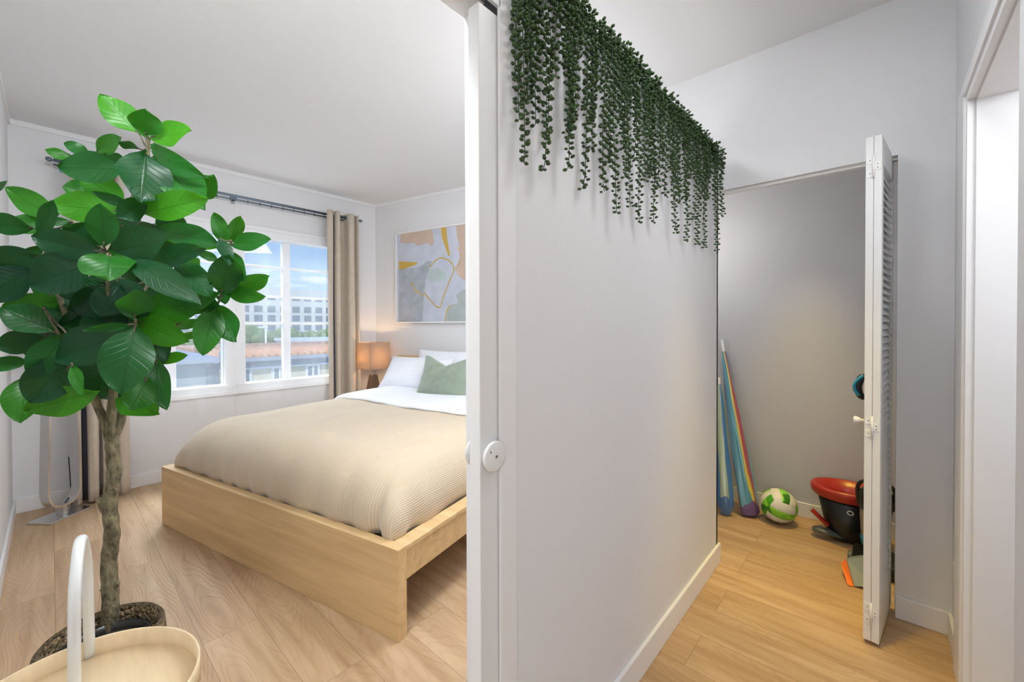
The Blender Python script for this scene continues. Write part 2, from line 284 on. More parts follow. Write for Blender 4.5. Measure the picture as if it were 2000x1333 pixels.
# ------------------------------------------------------------------ mesh builder
class MB:
    def __init__(s): s.v = []; s.f = []; s.mi = []; s.uv = {}; s.sm = []
    def add(s, vs, fs, mi=0, smooth=True, uvs=None):
        o = len(s.v); s.v += [tuple(v) for v in vs]
        for i, f in enumerate(fs):
            s.f.append(tuple(o+k for k in f)); s.mi.append(mi); s.sm.append(smooth)
            if uvs is not None: s.uv[len(s.f)-1] = [uvs[k] for k in f]
    def box(s, a, b, mi=0, M=None):
        x0, y0, z0 = a; x1, y1, z1 = b
        vs = [Vector(p) for p in ((x0, y0, z0), (x1, y0, z0), (x1, y1, z0), (x0, y1, z0), (x0, y0, z1), (x1, y0, z1), (x1, y1, z1), (x0, y1, z1))]
        if M is not None: vs = [M@v for v in vs]
        s.add(vs, [(0, 3, 2, 1), (4, 5, 6, 7), (0, 1, 5, 4), (1, 2, 6, 5), (2, 3, 7, 6), (3, 0, 4, 7)], mi, False)
    def tube(s, pts, r, n=10, mi=0, caps=True, closed=False, sx=1., ref=None):
        pts = [Vector(p) for p in pts]; m = len(pts)
        rs = r if isinstance(r, (list, tuple)) else [r]*m
        vs = []; prev = None
        for i, p in enumerate(pts):
            t = (pts[(i+1) % m]-pts[i-1]) if closed else (pts[min(i+1, m-1)]-pts[max(i-1, 0)])
            t.normalize()
            a = ref if ref is not None else (prev if prev is not None else (Vector((0, 0, 1)) if abs(t.z) < .9 else Vector((1, 0, 0))))
            a = Vector(a); a = (a-t*a.dot(t)).normalized(); prev = a; b = t.cross(a)
            for k in range(n):
                th = 2*PI*k/n; vs.append(p+a*(math.cos(th)*rs[i]*sx)+b*(math.sin(th)*rs[i]))
        fs = []; rng = m if closed else m-1
        for i in range(rng):
            j = (i+1) % m
            for k in range(n): fs.append((i*n+k, i*n+(k+1) % n, j*n+(k+1) % n, j*n+k))
        if caps and not closed: fs += [tuple(range(n))[::-1], tuple((m-1)*n+k for k in range(n))]
        s.add(vs, fs, mi)
    def lathe(s, prof, c=(0, 0, 0), n=40, mi=0, M=None, uvs=False):
        vs = []; uv = []
        for i, (r, z) in enumerate(prof):
            for k in range(n+1):
                th = 2*PI*k/n; p = Vector((c[0]+r*math.cos(th), c[1]+r*math.sin(th), c[2]+z)); vs.append(M@p if M is not None else p); uv.append((k/n, i/(len(prof)-1)))
        fs = [(i*(n+1)+k, i*(n+1)+k+1, (i+1)*(n+1)+k+1, (i+1)*(n+1)+k) for i in range(len(prof)-1) for k in range(n)]
        s.add(vs, fs, mi, True, uv if uvs else None)
    def grid(s, fn, nu, nv, mi=0, uvs=False):
        vs = []; uv = []
        for i in range(nu+1):
            for j in range(nv+1):
                vs.append(fn(i/nu, j/nv)); uv.append((i/nu, j/nv))
        fs = [(i*(nv+1)+j, (i+1)*(nv+1)+j, (i+1)*(nv+1)+j+1, i*(nv+1)+j+1) for i in range(nu) for j in range(nv)]
        s.add(vs, fs, mi, True, uv if uvs else None)
    def poly(s, pts, mi=0): s.add(pts, [tuple(range(len(pts)))], mi, False)
    def build(s, name, m, parent=None, bevel=0., solid=0., sub=0, loc=None, tone=None):
        me = bpy.data.meshes.new(name); me.from_pydata(s.v, [], s.f)
        ms = m if isinstance(m, (list, tuple)) else [m]
        for x in ms: me.materials.append(x)
        me.polygons.foreach_set('material_index', s.mi); me.polygons.foreach_set('use_smooth', s.sm)
        if s.uv:
            ul = me.uv_layers.new(name='UVMap')
            for fi, us in s.uv.items():
                ls = me.polygons[fi].loop_start
                for k, u in enumerate(us): ul.data[ls+k].uv = u
        if tone is not None:
            a = me.attributes.new('tone', 'FLOAT', 'POINT'); a.data.foreach_set('value', tone)
        me.update()
        o = bpy.data.objects.new(name, me); COL.objects.link(o)
        if parent is not None:
            o.parent = parent
        if loc is not None: o.location = loc
        if solid:
            q = o.modifiers.new('solid', 'SOLIDIFY'); q.thickness = solid; q.offset = 0
        if bevel:
            q = o.modifiers.new('bevel', 'BEVEL'); q.width = bevel; q.segments = 2; q.limit_method = 'ANGLE'
        if sub:
            q = o.modifiers.new('sub', 'SUBSURF'); q.levels = sub; q.render_levels = sub
        return o
def tag(o, label=None, cat=None, group=None, kind=None):
    if label: o['label'] = label
    if cat: o['category'] = cat
    if group: o['group'] = group
    if kind: o['kind'] = kind
    return o
def thing(name, label, cat, loc=(0, 0, 0), rz=0., group=None):
    o = bpy.data.objects.new(name, None); COL.objects.link(o); o.location = loc; o.rotation_euler = (0, 0, rz); o.empty_display_size = .05
    return tag(o, label, cat, group)
def struct(mb, name, m, bevel=0.): return tag(mb.build(name, m, bevel=bevel), kind='structure')
def bx(*boxes):
    m = MB()
    for a, b in boxes: m.box(a, b)
    return m
def rebase(mb, c):
    c = Vector(c); mb.v = [tuple(Vector(v)-c) for v in mb.v]; return mb

# ------------------------------------------------------------------ the shell
H = 2.73
XW = -4.474; YL = -.188; XH = -.664; YQ = 2.491; XR = .224
BA = .217                                   # the bed wall and the bed stand turned by this angle
KD = Vector((math.cos(BA), math.sin(BA), 0)); KN = Vector((-math.sin(BA), math.cos(BA), 0))
CC = Vector((XW, 2.574, 0)); KC = KN.dot(CC)
def hw(s, z, off=0.): return CC+KD*s-KN*off+Vector((0, 0, z))
struct(bx(((-4.7, -5, -.12), (5, 4.0, 0))), 'floor', FLOOR)
struct(bx(((-4.7, -5, H), (5, 4.0, H+.15))), 'ceiling', CEIL)
# window wall with opening
WY0, WY1, WZ0, WZ1 = .20, 2.17, .70, 2.22
wl = bx(((XW-.18, YL-.15, 0), (XW, WY0, H)), ((XW-.18, WY1, 0), (XW, 2.9, H)), ((XW-.18, WY0, 0), (XW, WY1, WZ0)), ((XW-.18, WY0, WZ1), (XW, WY1, H)))
struct(wl, 'wall_window', WALL)
struct(bx(((XW-.18, YL-.15, 0), (-.784, YL, H))), 'wall_left', WALL)
# head wall (turned)
m = MB(); a = hw(-.06, 0); b = hw(3.28, 0); n = KN*.15
vs = [a, b, b+n, a+n]; vs = vs+[v+Vector((0, 0, H)) for v in vs]
m.add(vs, [(0, 3, 2, 1), (4, 5, 6, 7), (0, 1, 5, 4), (1, 2, 6, 5), (2, 3, 7, 6), (3, 0, 4, 7)], smooth=False)
struct(m, 'wall_bed', WALL)
# partition between bedroom and hall, pocket for the sliding door
PT = 2.205
DY0, DY1 = -.188, .700                       # doorway
struct(bx(((XH-.0035, DY1, 0), (XH, 2.42, PT)), ((XH-.12, DY1, 0), (XH-.085, 2.42, PT)), ((XH-.12, 2.40, 0), (XH, 2.42, PT)),
          ((XH-.12, DY1, PT-.02), (XH, 2.42, PT))), 'wall_partition', WALL)
struct(bx(((XH-.004, DY0-.02, 2.036), (XH, DY1, PT+.03)), ((XH-.12, DY0-.02, 2.072), (XH-.05, DY1, PT+.03)), ((XH-.12, DY0-.02, 2.12), (XH, DY1, PT+.03))), 'trim_1', TRIM)
struct(bx(((XH-.05, DY0, 2.08), (XH-.004, DY1, 2.12))), 'trim_2', mat('track_dark', (.03, .03, .03), .4, .6))
struct(bx(((XH-.003, DY1-.004, 0), (XH+.004, DY1+.053, PT))), 'trim_3', TRIM, .001)
struct(bx(((XH, DY0-.06, 2.036), (XH+.004, DY1, 2.11))), 'trim_4', TRIM, .001)
struct(bx(((XH-.13, -1.6, 0), (XH, DY0, H))), 'wall_living', WALL)
struct(bx(((XH, .765, 0), (XH+.014, 2.42, .105)), ((XH-.11, 2.42, 0), (XH+.014, 2.434, .105))), 'baseboard_partition', TRIM, .003)
# closet front wall, closet inside
HZ = 2.045
struct(bx(((-1.3, YQ, 0), (-.74, YQ+.09, H)), ((-.74, YQ, HZ), (.050, YQ+.09, H)), ((.050, YQ, 0), (XR+.12, YQ+.09, H))), 'wall_closet_front', WALL)
struct(bx(((-.74, YQ+.02, HZ-.014), (.050, YQ+.055, HZ))), 'trim_5', TRIM)
struct(bx(((.050, YQ-.012, 0), (XR, YQ, .098))), 'baseboard_closet_front', TRIM, .003)
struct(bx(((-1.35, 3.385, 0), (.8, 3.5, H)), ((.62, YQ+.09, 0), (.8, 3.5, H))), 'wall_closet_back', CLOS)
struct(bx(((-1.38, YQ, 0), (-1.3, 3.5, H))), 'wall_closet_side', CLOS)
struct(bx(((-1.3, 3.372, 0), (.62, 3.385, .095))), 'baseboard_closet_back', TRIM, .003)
# right wall with bathroom doorway
RY0, RY1, RZ = 1.432, 2.03, 2.04
struct(bx(((XR, RY1, 0), (XR+.12, YQ, H)), ((XR, RY0, RZ), (XR+.12, RY1, H)), ((XR, .9, 0), (XR+.12, RY0, H))), 'wall_right', WALL)
struct(bx(((XR-.016, RY1, 0), (XR, 2.27, RZ+.10)), ((XR-.016, RY0-.04, RZ), (XR, RY1, RZ+.10))), 'trim_6', TRIM)
struct(bx(((XR-.022, RY1+.03, 0), (XR-.016, RY1+.048, RZ+.036)), ((XR-.022, RY0, RZ+.028), (XR-.016, RY1+.048, RZ+.040))), 'trim_7', TRIM)
struct(bx(((XR-.013, 2.27, 0), (XR, YQ-.012, .098))), 'baseboard_right', TRIM, .003)
struct(bx(((XR+.12, RY1+.005, 0), (1.6, RY1+.1, H)), ((XR+.12, .9, 0), (1.6, 1.0, H)), ((1.55, .9, 0), (1.65, 2.1, H))), 'wall_bathroom', WALL)
struct(bx(((XR+.004, RY0, RZ-.008), (XR+.12, RY1, RZ)), ((XR+.004, RY1-.008, 0), (XR+.12, RY1, RZ-.008))), 'trim_8', TRIM)
# living room behind the camera
struct(bx(((XH-.13, -4.3, 0), (4.3, -4.2, H)), ((4.2, -4.3, 0), (4.3, 1.0, H)), ((1.55, .9, 0), (4.3, 1.0, H)), ((XH-.13, -4.3, 0), (XH, -1.6, H))), 'wall_back', WALL)
# bedroom baseboards and crown
struct(bx(((XW, YL, 0), (-.79, YL+.014, .1))), 'baseboard_left', TRIM, .003)
struct(bx(((XW, YL, 0), (XW+.014, 2.57, .1))), 'baseboard_window', TRIM, .003)
m = MB(); Mh = Matrix.Translation(CC)@Matrix.Rotation(BA, 4, 'Z'); m.box((0, -.014, 0), (3.2, 0, .1), M=Mh); struct(m, 'baseboard_bed', TRIM)
m = MB(); m.box((XW, YL, H-.035), (XW+.012, 2.57, H)); m.box((0, -.012, H-.035), (3.2, 0, H), M=Mh); m.box((XW, YL, H-.035), (-.79, YL+.012, H)); struct(m, 'trim_9', TRIM)

for nm, z, lab in (('light_switch', 1.30, 'white light switch on the wall right of the louvred closet door'), ('wall_outlet', .33, 'white wall outlet low on the wall right of the louvred closet door')):
    t = thing(nm, lab, nm.replace('_', ' '), (XR, 2.35, z)); m = MB(); m.box((-.007, -.036, -.058), (0, .036, .058)); m.build('cover_plate', WPLAS, t, bevel=.002)
    for dz in ((0,) if nm == 'light_switch' else (-.02, .02)):
        m = MB(); m.box((-.011, -.012, dz-.014), (-.006, .012, dz+.014)); m.build('rocker' if nm == 'light_switch' else 'socket', WPLAS, t, bevel=.002)
# ------------------------------------------------------------------ window
FX0, FX1 = XW-.12, XW-.05
def wframe():
    m = MB()
    m.box((FX0, WY0, WZ0), (XW+.018, WY0+.06, WZ1)); m.box((FX0, WY1-.06, WZ0), (XW+.018, WY1, WZ1))
    m.box((FX0, WY0, WZ1-.07), (XW+.018, WY1, WZ1)); m.box((FX0, WY0, WZ0), (XW+.018, WY1, WZ0+.058))
    m.box((FX0, 1.062, WZ0), (XW-.01, 1.225, WZ1))
    return m
root = thing('window_1', None, None, (XW-.08, 1.13, WZ0)); tag(root, kind='structure')
def wchild(mb, name, mt, p=None):
    return rebase(mb, (XW-.08, 1.13, WZ0)).build(name, mt, p or root, bevel=.003)
wchild(wframe(), 'window_frame', TRIM)
wchild(bx(((XW-.005, WY0-.03, WZ0-.03), (XW+.035, WY1+.03, WZ0+.005)), ((XW, WY0-.09, WZ1), (XW+.02, WY1+.09, WZ1+.035))), 'window_casing', TRIM)
for y0, y1, mid in ((.26, 1.062, .68), (1.225, 2.11, 1.607)):
    m = MB()
    m.box((FX0+.01, mid-.035, WZ0+.05), (FX1, mid+.035, WZ1-.06))
    for z in (1.885, 1.59, 1.32): m.box((FX0+.02, y0, z-.011), (FX1-.01, y1, z+.011))
    for y in (y0, y1-.012): m.box((FX0+.01, y, WZ0+.05), (FX1, y+.012, WZ1-.06))
    s_ = wchild(m, 'window_sash', TRIM)
    g = MB(); g.box((FX0+.03, y0, WZ0+.05), (FX0+.034, y1, WZ1-.06)); rebase(g, (XW-.08, 1.13, WZ0)).build('pane', GLASS, s_)

# ------------------------------------------------------------------ curtain rod, curtains
RX, RZc = -4.365, 2.478
t = thing('curtain_rod', 'blue-grey metal double curtain rod mounted above the bedroom window', 'curtain rod', (RX, .0, RZc))
m = MB(); m.tube([(0, .02, 0), (0, 2.31, 0)], .0125, 14); m.build('rod', GREYM, t)
m = MB(); m.tube([(-.035, .02, -.022), (-.035, 2.2, -.022)], .007, 10); m.build('inner_rod', GREYM, t)
for y in (.0, 2.33):
    m = MB(); m.lathe([(0.001, -.018), (.012, -.016), (.017, 0), (.012, .014), (.001, .018)], n=16, M=Matrix.Translation((0, y, 0))@Matrix.Rotation(PI/2, 4, 'X')); m.build('finial', GREYM, t)
for y in (.06, 1.13, 2.305):
    m = MB(); m.tube([(-.10, y, -.02), (0, y, -.02), (0, y, .004)], .006, 8); m.box((-.108, y-.012, -.05), (-.1, y+.012, .02)); m.build('bracket', GREYM, t)

def smooth_path(P, n):
    out = []
    for i in range(len(P)-1):
        p0 = P[max(i-1, 0)]; p1 = P[i]; p2 = P[i+1]; p3 = P[min(i+2, len(P)-1)]
        for k in range(n):
            t_ = k/n; out.append(tuple(.5*((2*p1[a])+(-p0[a]+p2[a])*t_+(2*p0[a]-5*p1[a]+4*p2[a]-p3[a])*t_*t_+(-p0[a]+3*p1[a]-3*p2[a]+p3[a])*t_**3) for a in range(len(p1))))
    out.append(tuple(P[-1])); return out
def curtain(name, label, prof, z0, z1, flare, gaps, group=None):
    """prof: (x,y) fold line in plan; gaps: dark strips set between the folds"""
    cy = sum(p[1] for p in prof)/len(prof)
    t = thing(name, label, 'curtain', (RX, cy, 0))
    P = smooth_path(prof, 7); nz = 26; m = MB()
    def fn(u, v):
        i = min(int(round(u*(len(P)-1))), len(P)-1); x, y = P[i]; z = z0+(z1-z0)*v
        k = 1+flare*(1-v)**1.5
        w = .006*math.sin(9*v+i*.35)*(1-v)
        return Vector((x-RX+w, (y-cy)*k+.004*math.sin(5*v+i*.2), z))
    m.grid(fn, len(P)-1, nz); m.build('panel', CREAM, t, solid=.003)
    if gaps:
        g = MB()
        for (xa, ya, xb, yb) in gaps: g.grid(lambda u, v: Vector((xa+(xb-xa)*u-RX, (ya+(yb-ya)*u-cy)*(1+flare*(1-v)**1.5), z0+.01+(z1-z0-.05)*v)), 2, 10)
        g.build('gap_strip', FOLDGAP, t, solid=.002)
    return t
cprof = [(-4.32, 1.935), (-4.285, 1.955), (-4.305, 1.985), (-4.40, 1.992), (-4.425, 2.005), (-4.39, 2.012), (-4.30, 2.02), (-4.285, 2.045), (-4.31, 2.065), (-4.40, 2.08), (-4.42, 2.12), (-4.395, 2.15), (-4.31, 2.16), (-4.29, 2.19), (-4.30, 2.225), (-4.36, 2.235), (-4.37, 2.25), (-4.32, 2.265), (-4.31, 2.28), (-4.34, 2.292)]
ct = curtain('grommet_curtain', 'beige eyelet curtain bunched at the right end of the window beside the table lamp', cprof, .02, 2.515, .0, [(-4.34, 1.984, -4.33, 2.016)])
for (x, y) in ((-4.36, 1.99), (-4.36, 2.02), (-4.36, 2.075), (-4.365, 2.157), (-4.365, 2.232)):
    m = MB(); m.tube([(x-RX+.022*math.cos(a_), y-ct.location.y, RZc+.022*math.sin(a_)) for a_ in np.linspace(0, 2*PI, 15)[:-1]], .004, 6, closed=True); m.build('grommet', GREYM, ct)
lprof = [(-4.31, .10), (-4.285, .125), (-4.31, .15), (-4.40, .155), (-4.42, .17), (-4.39, .18), (-4.30, .185), (-4.28, .215), (-4.30, .245), (-4.39, .255), (-4.40, .27), (-4.31, .275), (-4.285, .31), (-4.30, .34), (-4.38, .35), (-4.39, .365), (-4.31, .375), (-4.29, .41), (-4.33, .435)]
lprof = [(x, .10+(y-.10)*.86) for x, y in lprof]
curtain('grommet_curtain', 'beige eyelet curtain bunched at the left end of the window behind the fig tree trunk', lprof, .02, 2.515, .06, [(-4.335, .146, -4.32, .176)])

def sheer(y0, y1, label, z0, ph):
    cy = (y0+y1)/2; t = thing('sheer_curtain', label, 'curtain', (RX-.03, cy, 0), group=None)
    m = MB()
    def fn(u, v):
        y = y0+(y1-y0)*u; z = z0+(2.437-z0)*v
        a_ = .007+.010*(1-v)
        x = a_*math.sin(2*PI*(y*8.2+ph)+1.2*math.sin(3*y+ph))+.006*math.sin(23*y+2*z)
        # small puckers where it brushes the sill
        x += .012*math.exp(-((z-.62)/.07)**2)*max(0, math.sin(2*PI*y*4.7+ph))
        e = (1-v)*.03*(1 if u > .5 else -1)*(abs(u-.5)*2)**4
        return Vector((x, y-cy-e, z))
    m.grid(fn, int((y1-y0)*90), 30); m.build('voile', SHEER, t)
    k = int((y1-y0)/.105)
    for i in range(k+1):
        y = y0+(y1-y0)*(i+.3)/(k+.6)-cy
        h = MB(); h.tube([(0, y, 2.437), (.004, y, 2.455), (-.002, y+.003, 2.468), (-.006, y, 2.475)], .0026, 6); h.build('hook', BLACK, t)
sheer(.36, 1.12, 'sheer white curtain panel hanging over the left half of the window', .03, .1)
sheer(1.10, 1.965, 'sheer white curtain panel over the right half of the window beside the beige curtain', .03, .6)

# ------------------------------------------------------------------ outside the window
OUTW = mat('far_white_render', (.74, .72, .66), .9); OUTC = mat('cream_siding', (.72, .66, .48), .85, var=.05)
TILE = mat('terracotta_tiles', (.85, .45, .26), .8, bump=.4, bscale=6, var=.1, vscale=3); GUT = mat('grey_eaves', (.40, .44, .50), .7); WGL = mat('far_window_glass', (.20, .25, .29), .25)
TREEM = mat('tree_leaves', (.17, .27, .10), .9, bump=1, bscale=3, var=.45, vscale=1.6)
struct(bx(((-260, -160, -6.2), (-5.2, 260, -6))), 'trim_10', mat('street_ground', (.42, .42, .40), .9))
def facade(name, label, x, y0, y1, z0, z1, mt, wins, depth=8, roof=None):
    cy = (y0+y1)/2; t = thing(name, label, 'building', (x, cy, z0))
    m = MB(); m.box((-depth, y0-cy, 0), (0, y1-cy, z1-z0)); m.build('wall', mt, t)
    if roof: roof(t, cy)
    for (wy, wz, ww, wh, fr) in wins:
        f = MB()
        if fr: f.box((0, wy-cy-ww/2-.12, wz-z0-wh/2-.12), (.06, wy-cy+ww/2+.12, wz-z0+wh/2+.12)); w = f.build('window_frame', TRIM, t); g = MB(); g.box((.04, wy-cy-ww/2, wz-z0-wh/2), (.08, wy-cy+ww/2, wz-z0+wh/2)); g.box((.08, wy-cy-.04, wz-z0-wh/2), (.1, wy-cy+.04, wz-z0+wh/2), 1); g.build('pane', [WGL, TRIM], w)
        else: f.box((-.02, wy-cy-ww/2, wz-z0-wh/2), (.03, wy-cy+ww/2, wz-z0+wh/2)); f.build('window', WGL, t)
    return t
# far white block: at px, its rows of windows
XB = -62.
rows = [];
for r_, zc in enumerate((1.3+.0615*62, 1.3+.037*62, 1.3+.017*62, 1.3-.004*62)):
    for k in range(15):
        yc = XB*-1*(.17+k*.0256)
        rows.append((yc, zc, 1.0, .85 if r_ else .5, False))
facade('office_building', 'white office block with rows of square windows far beyond the window', XB, 62*.10, 62*.58, -6, 1.3+.0835*62, OUTW, rows, 14)
# near cream house with orange tiled roof
XN = -20.
def nroof(t, cy):
    m = MB()
    def quad(y0, y1, za, xa, zb, xb, mi=0):
        m.add([(xa, y0, za), (xa, y1, za), (xb, y1, zb), (xb, y0, zb)], [(0, 1, 2, 3)], mi, False)
    m.box((-8, 4.2-cy, 1.3-.074*20+6), (.5, 13-cy, 1.3-.066*20+6), 1)
    for k in range(30):
        y = 4.2-cy+k*(8.8/30); m.tube([(.5, y+.14, 1.3-.064*20+6), (-2.6, y+.14, 1.3-.043*23+6)], .16, 8)
    m.box((-8, 4.2-cy, 1.3-.066*20+6), (-2.6, 13-cy, 1.3-.045*23+6), 0)
    m.build('roof', [TILE, GUT], t)
    g = MB(); g.box((0, 4.2-cy, 1.3-.088*20+6), (.12, 13-cy, 1.3-.074*20+6)); g.build('eaves_band', GUT, t)
    g = MB(); g.box((.0, 4.2-cy, 1.3-.092*20+6), (.2, 13-cy, 1.3-.088*20+6)); g.build('gutter', TRIM, t)
wins = [(20*.268, 1.3-.112*20, .42, .8, True), (20*.338, 1.3-.113*20, .42, .75, True), (20*.41, 1.3-.114*20, .42, .75, True), (20*.49, 1.3-.114*20, .42, .75, True)]
facade('house', 'cream house with orange tiled roof and white-framed windows outside the right sash', XN, 4.4, 12.8, -6, 1.3-.09*20, OUTC, wins, 7.5, nroof)
# grey-and-cream house seen through the left sash
t = facade('house', 'grey stucco house with pale gable seen through the left sash', -17.5, -1.5, 3.7, -6, 1.3-.072*17.5, mat('grey_stucco', (.42, .46, .48), .9), [(17.5*.215, 1.3-.106*17.5, .35, .9, False), (17.5*.14, 1.3-.11*17.5, .35, .6, False)], 7)
m = MB(); m.box((.05, 17.5*.225-1.1, 6+1.3-.075*17.5), (.5, 17.5*.25-1.1, 6.4)); m.box((-8, -1.5-1.1, 7.3-.072*17.5), (.4, 3.9-1.1, 7.3-.062*17.5)); m.build('roof', GUT, t)
m = MB(); m.add([(.08, -.9, 7.3-.08*17.5), (.08, 1.0, 7.3-.08*17.5), (.08, 1.0, 7.3-.105*17.5), (.08, .4, 7.3-.105*17.5)], [(0, 3, 2, 1)], smooth=False)
m.build('gable_panel', OUTW, t, solid=.05)
def blob_tree(name, label, c, r, n=26, group=None):
    t = thing(name, label, 'tree', (c[0], c[1], -6), group=group)
    m = MB(); ico = []
    for k in range(n):
        a_ = random.uniform(0, 2*PI); q = random.random()**.5; rr = r*random.uniform(.35, .5)
        px_, py_, pz = c[0]*0+math.cos(a_)*r*q*.8, math.sin(a_)*r*q*1.2, (c[2]+6)+random.uniform(-.5, .45)*r*(1.3-q)
        P = [(rr*math.sin(PI*i/7), -rr*math.cos(PI*i/7)) for i in range(8)]
        o = len(m.v); m.lathe(P, (px_, py_, pz), 9)
        for i in range(o, len(m.v)):
            v = Vector(m.v[i]); d = noise.noise(v*1.3)*.5; m.v[i] = tuple(v+(v-Vector((px_, py_, pz)))*d)
    m.build('foliage', TREEM, t); m = MB(); m.tube([(0, 0, 0), (0, 0, c[2]+6)], .25, 8); m.build('trunk', BARK, t)
for k, (yy, zz, lab) in enumerate(((.205, -.018, 'green street tree seen through the left sash'), (.285, -.02, 'broad green tree beyond the orange roof, left of the window bar'), (.345, -.02, 'bushy green tree beyond the orange roof, next to the window bar'), (.43, -.022, 'sparse green tree at the far right of the view outside'))):
    blob_tree('street_tree', lab, (-42, 42*yy, 1.3+zz*42-.3), 1.3, n=20)
t = thing('light_pole', 'thin white street light pole standing before the trees outside', 'street light', (-34, 34*.312, -6))
m = MB(); m.tube([(0, 0, 0), (0, 0, 7.3-.004*34)], .07, 8); m.build('pole', TRIM, t); m = MB(); m.box((-.1, -.5, 7.15), (.1, .1, 7.28)); m.build('lamp_head', TRIM, t)
t = thing('garage', 'low white flat-roofed building beyond the orange roof at right', 'building', (-30, 30*.43, -6)); m = MB(); m.box((-4, -1.6, 0), (0, 2.6, 7.3-.037*30)); m.build('wall', OUTW, t); m = MB(); m.box((-4.1, -1.7, 7.3-.037*30), (.1, 2.7, 7.5-.037*30)); m.build('roof', TRIM, t)

# ------------------------------------------------------------------ bed
BO = Vector((-1.466, .936, 0)); TH = .222
MBED = Matrix.Translation(BO)@Matrix.Rotation(TH+PI, 4, 'Z')@Matrix.Scale(-1, 4, (0, 1, 0))    # local x -> towards the window, y -> head
bed = thing('bed_frame', 'low oak veneer bed frame with tall footboard standing on the plank floor', 'bed', BO)
bed.rotation_euler = (0, 0, TH+PI)
BW, BL = 2.10, 2.12
def bb(a, b): return (a[0], -b[1], a[2]), (b[0], -a[1], b[2])
def bpart(name, boxes, mt=OAK, bevel=.002):
    m = MB()
    for a, b in boxes: m.box(*bb(a, b))
    return m.build(name, mt, bed, bevel=bevel)
bpart('footboard', [((0, 0, 0), (BW, .05, .38))])
bpart('headboard', [((0, BL, 0), (BW, BL+.045, .975))])
for sx_ in (0, 1):
    u0, u1 = (0, .075) if not sx_ else (BW-.075, BW)
    f0, f1 = (.014, .036) if not sx_ else (BW-.036, BW-.014)
    bpart('side_rail', [((u0, .05, .358), (u1, BL, .378)), ((f0, .05, .225), (f1, BL, .358))])
bpart('slat_base', [((.08, .08, .25), (BW-.08, BL, .28))] , OAK)
for v_ in (.6, 1.5): bpart('centre_leg', [((BW/2-.03, v_, 0), (BW/2+.03, v_+.06, .25))])
mt_ = thing('mattress', 'white mattress lying in the oak bed frame under the covers', 'mattress', BO); mt_.rotation_euler = bed.rotation_euler
m = MB(); m.box(*bb((.16, .16, .285), (BW-.16, BL-.04, .54))); m.build('mattress_body', COTTON, mt_, bevel=.04)

def dome(u0, u1, v0, v1, z0, Hh, ru, rv, nu=90, nv=90, wr=.006, seed=0, open_head=False, corner=False, ex=2.6):
    m = MB()
    def prof(d, r): 
        x = min(max(d/r, 0), 1); return (1-(1-x)**ex)**(1/ex)
    def warp(t):  # denser sampling at both ends
        return .5-.5*math.cos(PI*t)
    def fn(a, b):
        u = u0+(u1-u0)*warp(a); tv = (1-math.cos(b*PI/2)) if open_head else warp(b); v = v0+(v1-v0)*tv
        fu = min(prof(u-u0, ru), prof(u1-u, ru)); fv = prof(v-v0, rv) if open_head else min(prof(v-v0, rv), prof(v1-v, rv))
        h = Hh*fu*fv
        nz = noise.noise(Vector((u*3.2, v*2.2, seed)))*wr*2+noise.noise(Vector((u*9, v*5, seed+3)))*wr
        z = z0+h+nz*min(1, h/Hh*1.3)
        bulge = .022*math.sin(PI*min(1, h/(Hh*.9)))
        du = (-1 if u < (u0+u1)/2 else 1)*bulge*(1-fu) if fu < .999 else 0
        dv = (-1)*bulge*(1-fv) if (v < (v0+v1)/2 and fv < .999) else 0
        wv = .010*math.sin(v*30+3*math.sin(v*7))*(1-h/Hh)*(1 if (u-u0 < .06 or u1-u < .06) else .0)
        wu = .007*math.sin(u*34+2*math.sin(u*5))*(1-h/Hh)*(1 if v-v0 < .05 else 0)
        if corner:  # pleat at the near foot corner
            q = math.exp(-((u-u0-.10)/.03)**2)*math.exp(-((v-v0)/.12)**2); z -= .05*q*0; dv += .022*q; 
        return Vector((u+du+wv, -(v+dv+wu), z))
    m.grid(fn, nu, nv, uvs=True)
    for fi in m.uv:
        out = []
        for k in m.f[fi]:
            x, y, z = m.v[k]; dr = max(0, z0+Hh-z); eu = min(x-u0, u1-x); ev = -y-v0
            out.append((x+(dr if x > (u0+u1)/2 else -dr)*(1 if eu < ev or eu > ru else 0)*(1 if eu < .3 else 0), -y))
        m.uv[fi] = out
    return m
dv_ = thing('duvet', 'beige ribbed duvet cover spread over the bed', 'duvet', BO); dv_.rotation_euler = bed.rotation_euler
dome(.085, BW-.075, .058, BL-.05, .372, .293, .25, .32, 130, 130, .006, 1, open_head=True, corner=True, ex=3.0).build('duvet_cover', LINEN, dv_, solid=.012)
sh = thing('folded_sheet', 'white top sheet folded back over the beige duvet below the pillows', 'sheet', BO); sh.rotation_euler = bed.rotation_euler
def sheet_fn():
    m = dome(.075, BW-.065, .058, BL-.05, .392, .326, .37, .5, 100, 80, .004, 1, open_head=True)
    return m
m0 = MB()
def prof_(d, r, ex=2.6):
    x = min(max(d/r, 0), 1); return (1-(1-x)**ex)**(1/ex)
def sfn(a, b):
    u = .07+(BW-.13)*(.5-.5*math.cos(PI*a)); s_ = b
    v = 1.10+.04*u+.92*s_; fu = min(prof_(u-.07, .28), prof_(BW-.06-u, .28))
    lip = 0.
    edge = math.exp(-(s_/.03)**2)
    z = .386+.298*fu+noise.noise(Vector((u*3, v*2, 5)))*.006+.014*(1-edge)-.012*edge
    v += .02*math.sin(u*5)+.006*math.sin(u*21)
    return Vector((u, -v, z))
m0.grid(sfn, 80, 50)
m0.build('sheet_body', COTTON, sh, solid=.014)

